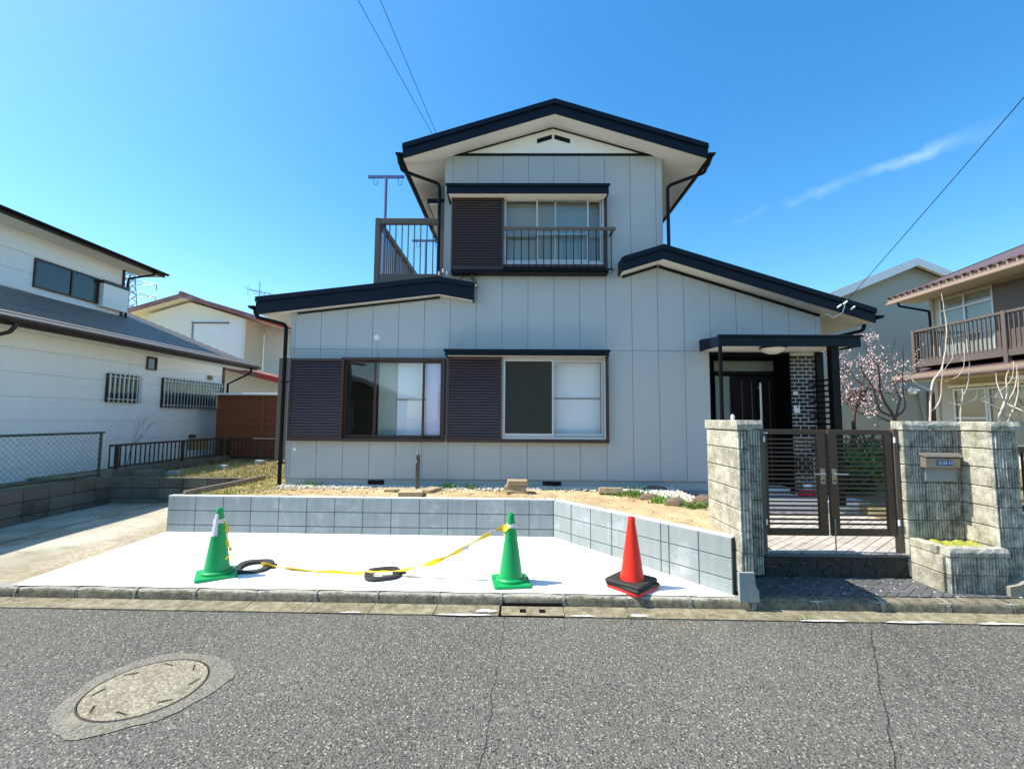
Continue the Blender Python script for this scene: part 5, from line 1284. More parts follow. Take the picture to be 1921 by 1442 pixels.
ribbon('tape_strip', [(-0.09, 4.74, 0.69), (-0.22, 4.76, 0.63), (-0.40, 4.80, 0.53), (-0.62, 4.84, 0.395), (-0.85, 4.87, 0.285), (-1.10, 4.90, 0.205), (-1.30, 4.92, 0.165), (-1.47, 4.94, 0.155), (-1.64, 4.95, 0.135), (-1.95, 4.97, 0.127), (-2.3, 5.03, 0.128), (-2.65, 5.10, 0.140), (-2.85, 5.12, 0.165)], 0.052, 'tape_yellow', lambda u: 1.15+1.2*math.sin(u*9), tp_)
ribbon('tape_tail', [(-0.09, 4.72, 0.69), (-0.12, 4.70, 0.64), (-0.11, 4.695, 0.60)], 0.05, 'tape_yellow', lambda u: 0.6, tp_)
for (x, y, z) in ((-0.235, 4.758, 0.628), (-0.53, 4.822, 0.447)): obj('paper_flag', MB().cbox(x-0.035, x+0.035, y-0.003, y+0.003, z-0.02, z+0.02, 0.001), 'label_pink', tp_)
t2 = thing('tape_end', 'yellow tape end hanging from the left green cone', 'tape', (-3.1, 4.86, 0.12))
ribbon('tape_strip', [(-3.14, 4.86, 0.70), (-3.09, 4.85, 0.66), (-3.075, 4.85, 0.56), (-3.06, 4.84, 0.46), (-3.02, 4.83, 0.40), (-3.03, 4.82, 0.33), (-3.06, 4.82, 0.30)], 0.035, 'tape_yellow', lambda u: 1.0+2*u, t2)

# ================================================================== WIRES
def wire(label, a, b_, sag, r=0.0042):
    a, b_ = Vector(a), Vector(b_); pts = []
    for i in range(25):
        u = i/24; p = a.lerp(b_, u); p.z -= sag*4*u*(1-u); pts.append(tuple(p))
    return tag(obj('overhead_wire', MB().tube(pts, r, 5), 'wire_black', smooth=True), label, 'wire', 'overhead wires')
wire('overhead wire on the left of the pair reaching the upper gable', (-1.33, 7.74, 6.52), (-4.25, -6.0, 8.05), 0.10)
wire('overhead wire on the right of the pair reaching the upper gable', (-1.31, 7.74, 6.53), (-3.02, -6.0, 8.05), 0.10)
wire('overhead wire slanting up from the right eave of the house', (5.50, 7.39, 3.80), (2.42, -6.0, 8.15), 0.10, 0.0048)

# ================================================================== LEFT NEIGHBOUR HOUSE
nl = thing('white_house', 'white boarded two-storey house with dark roofs at the left edge', 'house', (-11.5, 9.5, 0.55))
XW = -9.4
wins = [(10.12, 10.98, 2.12, 2.78), (11.72, 14.12, 2.03, 2.82), (11.19, 11.50, 2.98, 3.32)]
obj('wall', MB().box(XW-0.12, XW-0.02, 3.2, 14.15, 0.5, 3.62), 'nb_white', nl)
obj('back_wall', MB().box(-16.5, XW-0.02, 14.16, 14.26, 0.5, 3.6), 'nb_white', nl)
zb = [0.55, 0.79, 1.245, 1.70, 2.155, 2.61, 3.065, 3.52]
for i in range(len(zb)-1):
    for (y0, y1) in ((3.2, 7.02), (7.026, 10.7), (10.706, 14.15)):
        # boards stop at the window reveals
        segs = [(y0, y1)]
        for (wy0, wy1, wz0, wz1) in wins:
            if wz1 > zb[i]+0.02 and wz0 < zb[i+1]-0.02 and (wz0 <= zb[i]+0.06 and wz1 >= zb[i+1]-0.06):
                segs = [s_ for a, b_ in segs for s_ in ((a, min(b_, wy0)), (max(a, wy1), b_)) if s_[1]-s_[0] > 0.02]
        for a, b_ in segs:
            obj('board', MB().cbox(XW-0.019, XW, a, b_, zb[i]+0.003, zb[i+1]-0.003, 0.004), 'nb_white', nl)
def side_window(y0, y1, z0, z1, bars, fm, XX, depth=0.10):
    w = obj('window', MB().box(XX-0.02, XX+0.012, y0+0.03, y1-0.03, z0+0.03, z1-0.03), 'screen_mesh', nl)
    for (a, b_, c_, d_) in ((y0, y1, z0, z0+0.035), (y0, y1, z1-0.035, z1)): obj('frame', MB().cbox(XX-0.01, XX+0.045, a, b_, c_, d_, 0.003), fm, w)
    for (a, b_) in ((y0, y0+0.035), (y1-0.035, y1)): obj('frame', MB().cbox(XX-0.01, XX+0.044, a, b_, z0+0.0355, z1-0.0355, 0.003), fm, w)
    obj('pane', MB().box(XX+0.015, XX+0.019, y0+0.036, y1-0.036, z0+0.036, z1-0.036), 'glass', w)
    if bars:
        for z in (z0+0.06, z1-0.08): obj('grille_rail', MB().box(XX+0.075, XX+0.092, y0-0.03, y1+0.06, z, z+0.025), 'alu_silver', w)
        n = int((y1-y0)/0.115); gm_ = MB().box(XX+0.0925, XX+0.108, -0.012, 0.012, z0-0.02, z1+0.04).mesh('grille_bar', 'alu_silver')
        for k in range(n+1): link('grille_bar', gm_, w, (0, y0+(y1-y0)*k/n, 0))
    return w
side_window(*wins[0], True, 'fence_dark', XW); side_window(*wins[1], True, 'fence_dark', XW)
w = side_window(*wins[2], False, 'frame_brown', XW)
obj('corner_post', MB().cbox(XW-0.08, XW+0.03, 14.14, 14.24, 0.5, 3.44, 0.006), 'frame_brown', nl)
obj('vent_hood', MB().cbox(XW, XW+0.08, 13.45, 13.60, 2.92, 3.04, 0.006), 'ochre_box', nl)
# lower roof with slate courses
PIT = 0.40
rl_ = obj('lower_roof', MB().prism([(-8.80, 3.50), (-13.6, 3.50+PIT*4.8), (-18.4, 3.5), (-18.4, 3.42), (-13.6, 3.42+PIT*4.8), (-8.8, 3.40)], 2.4, 15.0), 'soffit_white', nl)
rowm = None; nrow = 17
for k in range(nrow):
    x0 = -8.76-0.28*k; z0 = 3.505+PIT*0.28*k-0.016
    obj('slate_course', MB().prism([(x0, z0), (x0-0.31, z0+PIT*0.31), (x0-0.31, z0+PIT*0.31+0.012), (x0, z0+0.030)], 2.36, 15.04), 'roof_slate', rl_)
obj('eave_board', MB().cbox(-8.83, -8.795, 2.4, 15.0, 3.36, 3.50, 0.004), 'gutter_rust', rl_)
prof = [(-8.735+0.06*math.cos(math.pi+math.pi*k/8), 3.47+0.06*math.sin(math.pi+math.pi*k/8)) for k in range(9)]
obj('gutter', MB().prism(prof+[(p[0]*0.9-8.735*0.1, p[1]*0.9+3.47*0.1) for p in prof[::-1]], 2.36, 15.03), 'gutter_rust', rl_)
obj('soffit', MB().box(-9.41, -8.835, 2.4, 14.95, 3.375, 3.395), 'nb_cream', rl_)
obj('verge_board', bar2(-8.80, 3.47, -13.6, 3.47+PIT*4.8, 0.09, 15.0, 15.03), 'gutter_rust', rl_)
obj('downpipe', MB().tube([(-8.74, 7.62, 3.42), (-8.76, 7.62, 3.32)] + bend((-8.76, 7.62, 3.4), (-8.78, 7.6, 3.25), (-9.33, 7.3, 3.0), 0.06)+[(-9.33, 7.3, 2.98), (-9.34, 7.3, 0.6)], 0.034, 8), 'gutter_rust', nl, 50)
obj('downpipe', MB().tube([(-8.74, 14.6, 3.42), (-8.76, 14.6, 3.30)] + bend((-8.76, 14.6, 3.3), (-8.8, 14.6, 3.22), (-9.31, 14.3, 2.9), 0.06)+[(-9.31, 14.3, 2.85), (-9.31, 14.3, 0.6)], 0.034, 8), 'black_steel', nl, 50)
# upper storey
XU = -12.0
obj('upper_wall', MB().box(XU-5, XU-0.02, 4.5, 13.2, 3.8, 6.45), 'nb_white', nl)
for (a, b_) in ((4.82, 5.28), (5.286, 5.74), (5.746, 6.40)):
    for (y0, y1) in ((4.5, 9.79), (9.796, 13.2)):
        segs = [(y0, y1)]
        if a < 5.72 and b_ > 5.0 and b_ < 5.75: segs = [(y0, min(y1, 10.74)), (max(y0, 12.46), y1)]
        for s0, s1 in segs:
            if s1-s0 > 0.02: obj('board', MB().cbox(XU-0.019, XU, s0, s1, a+0.003, b_-0.003, 0.004), 'nb_white', nl)
w = side_window(10.74, 12.46, 4.98, 5.71, False, 'frame_brown', XU)
obj('mullion', MB().box(XU+0.02, XU+0.042, 11.66, 11.70, 5.02, 5.67), 'frame_brown', w)
obj('shutter_case', MB().cbox(XU+0.001, XU+0.16, 12.46, 13.28, 4.92, 5.60, 0.006), 'nb_white', nl)
obj('case_lid', MB().cbox(XU+0.001, XU+0.18, 12.44, 13.30, 5.601, 5.69, 0.004), 'frame_brown', nl)
obj('corner_post', MB().cbox(XU-0.08, XU+0.03, 13.2, 13.28, 4.6, 6.3, 0.006), 'frame_brown', nl)
ru = obj('upper_roof', MB().prism([(-11.3, 6.37), (-14.5, 6.37+0.28*3.2), (-17.7, 6.37), (-17.7, 6.28), (-14.5, 6.28+0.28*3.2), (-11.3, 6.25)], 3.6, 13.95), 'roof_slate', nl)
obj('eave_board', MB().cbox(-11.33, -11.295, 3.6, 13.95, 6.22, 6.37, 0.004), 'gutter_rust', ru)
prof = [(-11.235+0.06*math.cos(math.pi+math.pi*k/8), 6.34+0.06*math.sin(math.pi+math.pi*k/8)) for k in range(9)]
obj('gutter', MB().prism(prof+[(p[0]*0.9-11.235*0.1, p[1]*0.9+6.34*0.1) for p in prof[::-1]], 3.6, 13.98), 'black_steel', ru)
obj('soffit', MB().box(-12.03, -11.335, 3.6, 13.93, 6.23, 6.248), 'nb_cream', ru)
obj('downpipe', MB().tube([(-11.24, 13.5, 6.28), (-11.28, 13.5, 6.18), (-11.9, 13.33, 6.0), (-11.93, 13.33, 5.9), (-11.93, 13.33, 4.7)], 0.032, 8), 'black_steel', nl, 50)
mt = thing('meter_box', 'ochre metal meter box on the dark fence by the white house', 'box', (-7.95, 11.2, 0.8))
obj('box', MB().cbox(-8.05, -7.89, 10.95, 11.45, 0.98, 1.28, 0.008), 'ochre_box', mt)
obj('cap', MB().cbox(-8.03, -7.95, 10.95, 11.1, 1.281, 1.36, 0.006), 'fence_dark', mt)

# timber shed behind the back fence
sh = thing('timber_shed', 'orange-brown boarded timber shed behind the dark back fence', 'shed', (-7.4, 13.5, 0.6))
for k in range(19):
    obj('board', MB().cbox(-8.75, -5.4, 13.0, 13.025, 0.62+0.095*k, 0.712+0.095*k, 0.004), 'timber_orange', sh)
obj('frame', MB().box(-8.7, -5.45, 13.03, 14.9, 0.6, 2.40), 'wood_dark', sh)
obj('roof', MB().cbox(-8.85, -5.3, 12.9, 15.0, 2.43, 2.49, 0.006), 'nb_white', sh)
obj('post', MB().cbox(-7.42, -7.34, 12.97, 12.998, 0.6, 2.42, 0.003), 'timber_orange', sh)

# ================================================================== FAR HOUSES, ANTENNA, PYLON
rh = thing('red_roof_house', 'cream gabled house with faded red roof edge behind the white house', 'house', (-14.5, 22, 0.6))
obj('front_wall', MB().prism([(-16.9, 0.6), (-12.4, 0.6), (-12.4, 6.25), (-14.95, 7.02), (-16.9, 6.42)], 20.0, 21.6), 'nb_cream', rh)
obj('front_panel', MB().box(-14.72, -12.48, 19.985, 19.999, 2.5, 6.22), 'nb_white', rh)
obj('front_panel', MB().box(-16.8, -14.80, 19.985, 19.999, 2.5, 6.22), 'nb_cream', rh)
obj('wall', MB().prism([(-12.39, 0.6), (-8.6, 0.6), (-8.6, 5.3), (-12.39, 6.25)], 21.6, 27), 'nb_white', rh)
obj('gutter_pipe', MB().tube([(-12.35, 19.97, 6.2), (-12.35, 19.97, 2.0)], 0.04, 6), 'nb_cream', rh)
obj('sliding_rail', MB().box(-14.8, -13.1, 19.93, 19.984, 6.03, 6.08), 'brown_alu_grey', rh)
obj('door_track', MB().box(-14.79, -14.73, 19.95, 19.984, 3.0, 6.0), 'plinth_grey', rh)
rr1 = obj('roof', MB().prism(chevron([(-18.2, 6.32), (-15.0, 7.27), (-8.2, 5.28)], 0.0, 0.10), 19.55, 27.5), 'roof_red', rh)
obj('barge_board', MB().prism(chevron([(-18.25, 6.33), (-15.0, 7.29), (-11.6, 6.30)], 0.0, 0.20), 19.48, 19.548), 'roof_red', rr1)
obj('barge_board', MB().prism(chevron([(-11.58, 6.285), (-8.2, 5.30)], 0.0, 0.18), 19.50, 19.548), 'roof_red_bright', rr1)
obj('ridge_cap', MB().tube([(-15.0, 19.44, 7.28), (-15.0, 27.5, 7.28)], 0.10, 8), 'roof_red', rr1)
obj('soffit', MB().prism(chevron([(-18.1, 6.22), (-15.0, 7.15), (-8.3, 5.18)], 0.0, 0.03), 19.55, 21.5), 'nb_cream', rr1)
lo = thing('red_roof_lean_to', 'white lean-to with bright red roof edge behind the timber shed', 'outbuilding', (-10, 17.5, 0.6))
obj('wall', MB().prism([(-12.2, 0.6), (-8.4, 0.6), (-8.4, 3.05), (-12.2, 3.85)], 17.0, 19.2), 'nb_cream', lo)
ro_ = obj('roof', MB().prism(chevron([(-12.4, 4.08), (-8.2, 3.10)], 0.0, 0.09), 16.6, 19.4), 'roof_red', lo)
obj('barge_board', MB().prism(chevron([(-12.4, 4.09), (-9.7, 3.46)], 0.0, 0.2), 16.54, 16.598), 'roof_red', ro_)
obj('barge_board', MB().prism(chevron([(-9.69, 3.458), (-8.2, 3.11)], 0.0, 0.2), 16.54, 16.598), 'roof_red_bright', ro_)
an = thing('tv_antenna', 'thin television antenna on a mast above the red roof edge', 'antenna', (-11.7, 19.9, 6.2))
obj('mast', MB().tube([(-11.72, 19.9, 6.0), (-11.74, 19.9, 7.95)], 0.018, 6), 'galv_steel', an)
obj('boom', MB().tube([(-12.15, 19.8, 7.55), (-11.1, 20.1, 7.38)], 0.014, 6), 'galv_steel', an)
for k in range(7):
    u = k/6; p = Vector((-12.15, 19.8, 7.55)).lerp(Vector((-11.1, 20.1, 7.38)), u); l_ = 0.34-0.16*u
    obj('element', MB().tube([(p.x-0.1*l_, p.y-l_, p.z), (p.x+0.1*l_, p.y+l_, p.z)], 0.008, 5), 'galv_steel', an)
obj('reflector', MB().tube([(-12.2, 19.8, 7.3), (-12.22, 19.8, 7.75)], 0.010, 5), 'galv_steel', an)
obj('strut', MB().tube([(-12.0, 19.84, 7.4), (-11.5, 19.98, 7.34)], 0.010, 5), 'galv_steel', an)
# steel pylon far off
py = thing('power_pylon', 'distant steel lattice pylon behind the white house eave', 'pylon', (-107, 120, 0.6))
PX, PYY = -107.0, 120.0
def hw(z): return 3.2*(1-z/44)+0.5
for sx in (-1, 1):
    for sy in (-1, 1):
        obj('leg', MB().tube([(PX+sx*hw(0), PYY+sy*hw(0), 0.6), (PX+sx*hw(43), PYY+sy*hw(43), 43)], 0.13, 5), 'galv_steel', py)
mb = MB(); z = 1.0
while z < 42:
    dz = max(1.6, hw(z)*1.5)
    for (ax, bx, ay, by) in ((-1, 1, -1, -1), (-1, 1, 1, 1), (-1, -1, -1, 1), (1, 1, -1, 1)):
        a = hw(z); b_ = hw(min(43, z+dz))
        mb.tube([(PX+ax*a, PYY+ay*a, z), (PX+bx*b_, PYY+by*b_, min(43, z+dz))], 0.07, 4); mb.tube([(PX+bx*a, PYY+by*a, z), (PX+ax*b_, PYY+ay*b_, min(43, z+dz))], 0.07, 4)
    z += dz
tag(obj('bracing', mb, 'galv_steel', py), kind='stuff')
for zz in (30.5, 34.5, 38.0):
    for s_ in (-1, 1):
        tip = (PX+s_*7.6, PYY, zz); ar = obj('cross_arm', MB().tube([(PX, PYY-0.8, zz+1.5), tip], 0.11, 4), 'galv_steel', py)
        obj('arm_brace', MB().tube([(PX, PYY+0.8, zz), tip], 0.11, 4), 'galv_steel', ar)
        for k in range(4): u = (k+1)/5; obj('arm_web', MB().tube([(PX+s_*7.6*u, PYY-0.8*(1-u), zz+1.5*(1-u)), (PX+s_*7.6*min(1, u+0.14), PYY+0.8*(1-u), zz+0.02)], 0.06, 4), 'galv_steel', ar)
        obj('insulator', MB().tube([tip, (tip[0], tip[1], zz-1.6)], 0.12, 5), 'galv_steel', ar)

# grey gabled house at the right
gh = thing('grey_house', 'plain grey rendered house with white verge boards behind the plum tree', 'house', (16.9, 24, 0.6))
gp_ = [(11.4, 0.6), (22.4, 0.6), (22.4, 6.20), (16.88, 8.46), (11.4, 6.20)]
obj('wall', MB().prism(gp_, 19.0, 28), 'grey_render', gh)
rg = obj('roof', MB().prism(chevron([(10.6, 6.06), (16.88, 8.68), (23.2, 6.06)], 0.0, 0.10), 18.62, 28.4), 'roof_slate', gh)
obj('verge_board', MB().prism(chevron([(10.6, 6.05), (16.88, 8.665), (23.2, 6.05)], 0.0, 0.32), 18.58, 18.618), 'white_paint', rg)
obj('soffit', MB().prism(chevron([(10.7, 5.96), (16.88, 8.56), (23.1, 5.96)], 0.0, 0.03), 18.62, 18.998), 'white_paint', rg)
gw = obj('window', MB().box(13.9, 14.75, 18.985, 18.998, 2.55, 3.1), 'interior_dark', gh)
obj('pane', MB().box(13.95, 14.70, 18.96, 18.965, 2.6, 3.05), 'glass', gw)
for (a, b_, c_, d_) in ((13.86, 14.8, 3.1, 3.16), (13.86, 14.8, 2.49, 2.55), (13.86, 13.9, 2.551, 3.099), (14.76, 14.8, 2.551, 3.099)): obj('frame', MB().box(a, b_, 18.94, 18.998, c_, d_), 'white_paint', gw)
gw = obj('window', MB().box(17.3, 18.2, 18.985, 18.998, 1.3, 3.0), 'interior_dark', gh)
for a in (17.26, 18.2): obj('frame', MB().box(a, a+0.05, 18.94, 18.998, 1.26, 3.05), 'brown_alu_grey', gw)
obj('lamp', MB().lathe([(0.001, 0.14), (0.15, 0.12), (0.17, 0), (0.13, -0.12), (0.001, -0.12)], 12, (16.55, 18.85, 3.05)), 'lamp_white', gh, True)
obj('downpipe', MB().tube([(16.9, 18.95, 2.95), (17.05, 18.95, 2.0), (17.1, 18.95, 0.7)], 0.05, 6), 'grey_render', gh)

# ================================================================== RIGHT NEIGHBOUR HOUSE
rn = thing('tan_house', 'tan two-storey house with brown tiled eaves and slatted balcony at right', 'house', (15, 11, 0.5))
XR = 12.9; YF, YN = 13.8, 6.0
obj('wall', MB().box(XR, 20, YN, YF, 0.5, 5.72), 'wall_tan', rn)
# upper eave
ev = obj('upper_roof', MB().prism([(11.98, 5.72), (16.5, 7.55), (21, 5.72), (21, 5.60), (16.5, 7.43), (11.98, 5.60)], YN-0.6, 14.28), 'tile_brown', rn)
obj('fascia', MB().cbox(11.93, 11.975, YN-0.6, 14.30, 5.53, 5.73, 0.004), 'fascia_tan', ev)
obj('soffit', MB().box(11.98, XR-0.002, YN-0.6, 14.25, 5.565, 5.595), 'wall_tan', ev)
obj('gutter', MB().tube([(11.90, YN-0.6, 5.52), (11.90, 14.30, 5.52)], 0.045, 8), 'fascia_tan', ev)
obj('verge', bar2(11.95, 5.63, 16.5, 7.48, 0.2, 14.281, 14.31), 'fascia_tan', ev)
tm = []
for k in range(11): a = math.pi*k/10; tm.append((0.085*math.cos(a), 0.06*math.sin(a)))
te = MB(); te.prismx(tm+[(x*0.8, z*0.8) for x, z in tm[::-1]], -0.10, 0.30)
tme = te.mesh('eave_tile', 'tile_brown'); tp0 = 14.18
k = 0
while tp0-0.22*k > 8.6:
    link('eave_tile', tme, ev, (11.98, tp0-0.22*k, 5.715), (0, math.atan2(-1.83, 4.52), 0)); k += 1
# lower eave
le = obj('lower_roof', MB().prism([(11.70, 3.16), (XR, 3.52), (XR, 3.42), (11.70, 3.08)], YN-0.5, 13.95), 'tile_brown', rn)
obj('fascia', MB().cbox(11.65, 11.695, YN-0.5, 13.97, 2.98, 3.17, 0.004), 'fascia_tan', le)
obj('soffit', MB().box(11.70, XR-0.002, YN-0.5, 13.9, 3.03, 3.06), 'wall_tan', le)
obj('gutter', MB().tube([(11.62, YN-0.5, 3.02), (11.62, 13.97, 3.02)], 0.045, 8), 'tile_brown', le)
# balcony
bl = obj('balcony', MB().cbox(12.0, XR-0.002, 7.2, 13.5, 3.56, 3.64, 0.006), 'panel_brown', rn)
obj('rail', MB().cbox(11.96, 12.04, 7.2, 13.54, 4.45, 4.515, 0.006), 'panel_brown', bl)
obj('rail', MB().cbox(11.965, 12.035, 7.2, 13.54, 3.40, 3.56, 0.006), 'panel_brown', bl)
obj('end_rail', MB().cbox(12.041, XR-0.003, 13.46, 13.53, 4.45, 4.515, 0.006), 'panel_brown', bl)
obj('end_rail', MB().cbox(12.041, XR-0.003, 13.46, 13.53, 3.40, 3.56, 0.006), 'panel_brown', bl)
slm = MB().box(-0.014, 0.014, -0.012, 0.012, 0, 0.888).mesh('slat', 'panel_brown')
k = 0
while 13.42-0.11*k > 9.4:
    link('slat', slm, bl, (12.0, 13.42-0.11*k, 3.561)); k += 1
for k in range(6): link('slat', slm, bl, (12.12+0.13*k, 13.495, 3.561), (0, 0, R(90)))
for yy in (13.50, 10.98, 8.5): obj('post', MB().cbox(11.94, 12.06, yy-0.05, yy+0.05, 3.2, 4.53, 0.006), 'panel_brown', bl)
obj('bracket', MB().tube([(12.2, 13.3, 3.2), (12.9, 13.3, 3.4)], 0.03, 6), 'panel_brown', bl)
# upper windows and brown shutter panel
def rwin(y0, y1, z0, z1, m, bars_y, bars_z, mt_='alu_silver'):
    w = obj('window', MB().box(XR-0.012, XR-0.001, y0, y1, z0, z1), m, rn)
    obj('pane', MB().box(XR-0.03, XR-0.026, y0+0.02, y1-0.02, z0+0.02, z1-0.02), 'glass', w)
    for yy in bars_y: obj('frame', MB().cbox(XR-0.06, XR-0.012, yy-0.03, yy+0.03, z0, z1, 0.003), mt_, w)
    for zz in bars_z: obj('frame', MB().cbox(XR-0.062, XR-0.0125, y0, y1, zz-0.03, zz+0.03, 0.003), mt_, w)
    return w
rwin(12.0, 13.55, 3.65, 5.5, 'blind_grey', (13.52, 12.8, 12.03), (3.70, 4.30, 5.12, 5.47))
obj('shutter_panel', MB().cbox(XR-0.10, XR-0.002, 10.95, 11.98, 3.68, 5.45, 0.006), 'panel_brown', rn)
rwin(9.3, 10.9, 3.65, 5.5, 'blind_grey', (10.87, 10.1, 9.33), (3.70, 5.12, 5.47))
rwin(12.35, 13.3, 1.0, 2.75, 'panel_brown', (13.27, 12.38), (1.03, 1.9, 2.72))
rwin(11.0, 12.34, 1.0, 2.75, 'blind_grey', (12.31, 11.03), (1.03, 2.72))
rwin(8.8, 10.6, 1.0, 2.75, 'interior_dark', (10.57, 9.7, 8.83), (1.03, 2.72))
obj('window_head', MB().box(XR-0.09, XR-0.003, 10.9, 13.4, 2.78, 2.86), 'nb_white', rn)
obj('awning', MB().prismx([(10.9, 2.9), (8.5, 2.9), (8.5, 2.82), (10.9, 2.82)], 11.9, XR-0.003), 'nb_white', rn)
obj('downpipe', MB().tube([(11.92, 13.9, 5.48), (11.95, 13.9, 5.38), (12.8, 13.86, 5.22), (12.84, 13.86, 5.1), (12.84, 13.86, 3.5)], 0.035, 8), 'black_steel', rn, 50)
obj('corner_post', MB().cbox(XR-0.05, XR+0.08, 13.76, 13.88, 0.5, 5.56, 0.006), 'wall_tan', rn)
# small brown gate / letter frame of the right neighbour
bg_ = thing('brown_gate_frame', 'dark brown metal gate frame at the right edge behind the low wall', 'gate', (6.2, 5.6, 0.6))
obj('post', MB().cbox(6.02, 6.10, 5.55, 5.62, 0.52, 1.42, 0.005), 'fence_dark', bg_)
obj('post', MB().cbox(6.72, 6.80, 5.55, 5.62, 0.52, 1.42, 0.005), 'fence_dark', bg_)
obj('top_rail', MB().cbox(5.96, 6.86, 5.52, 5.65, 1.421, 1.50, 0.006), 'frame_brown', bg_)
obj('bottom_rail', MB().cbox(6.101, 6.719, 5.56, 5.61, 0.72, 0.79, 0.005), 'frame_brown', bg_)
for k in range(6): obj('baluster', MB().box(6.17+0.1*k, 6.19+0.1*k, 5.575, 5.595, 0.791, 1.42), 'fence_dark', bg_)

# ================================================================== TREES
def grow(mb, tips, p, d, L, r, depth, rnd, spread=0.6, up=0.25, shrink=0.72, kids=(2, 3), minr=0.004):
    n = 5; pts = [p.copy()]; rs = [r]; q = p.copy(); dd = d.copy()
    for i in range(n):
        dd = (dd + Vector((rnd.gauss(0, 0.12), rnd.gauss(0, 0.12), rnd.gauss(0, 0.08)+up*0.10))).normalized()
        q = q + dd*(L/n); pts.append(q.copy()); rs.append(max(minr*0.6, r*(1-(1-shrink)*(i+1)/n)))
    mb.tube([tuple(x) for x in pts], rs, 7 if r > 0.02 else 5)
    for i in range(2, n+1): tips.append((pts[i].copy(), depth))
    if depth <= 0: return
    k_ = rnd.randint(*kids)
    for k in range(k_):
        ax = Vector((rnd.gauss(0, 1), rnd.gauss(0, 1), rnd.gauss(0, 0.4))); nd = (dd + ax.normalized()*spread*rnd.uniform(0.7, 1.3) + Vector((0, 0, up))).normalized()
        st = pts[rnd.randint(3, n)] if k else pts[n]
        grow(mb, tips, st, nd, L*rnd.uniform(0.6, 0.9), rs[-1]*rnd.uniform(0.6, 0.85), depth-1, rnd, spread, up, shrink, kids, minr)
def tree(name, label, base, trunk_h, r, lean, seed, bark, depth, L, spread, up, kids=(2, 3), group=None):
    rnd = random.Random(seed); t_ = thing(name, label, 'tree', base, 0, group); b0 = Vector(base); tips = []
    top = b0+Vector((lean[0], lean[1], trunk_h)); pts = [b0-Vector((0, 0, 0.05)), b0.lerp(top, 0.33)+Vector((rnd.gauss(0, 0.02), rnd.gauss(0, 0.02), 0)), b0.lerp(top, 0.66)+Vector((rnd.gauss(0, 0.03), rnd.gauss(0, 0.03), 0)), top]
    obj('trunk', MB().tube([tuple(p) for p in pts], [r*1.25, r*1.05, r*0.95, r*0.85], 10), bark, t_, 60)
    mb = MB()
    for k in range(rnd.randint(2, 3) if depth > 2 else 3):
        a = rnd.uniform(0, 6.28)+k*2.1; d = Vector((math.cos(a)*spread, math.sin(a)*spread*0.7, 0.75)).normalized()
        grow(mb, tips, top-Vector((0, 0, 0.05*k)), d, L*rnd.uniform(0.8, 1.1), r*0.62, depth, rnd, spread, up, 0.7, kids)
    obj('branches', mb, bark, t_, 60)
    return t_, tips, rnd
def petals(t_, tips, rnd, n, size, m, name, sig):
    mb = MB()
    for k in range(n):
        p, dp = rnd.choice(tips); q = p+Vector((rnd.gauss(0, sig), rnd.gauss(0, sig), rnd.gauss(0, sig)))
        nn = Vector((rnd.gauss(0, 1), rnd.gauss(0, 1), rnd.gauss(0, 1))).normalized(); u = nn.orthogonal().normalized(); v = nn.cross(u); s_ = size*rnd.uniform(0.6, 1.3)
        mb.add([tuple(q+u*s_), tuple(q+v*s_+nn*s_*0.3), tuple(q-u*s_), tuple(q-v*s_+nn*s_*0.3)], [(0, 1, 2), (0, 2, 3)])
    tag(obj(name, mb, m, t_), kind='stuff')
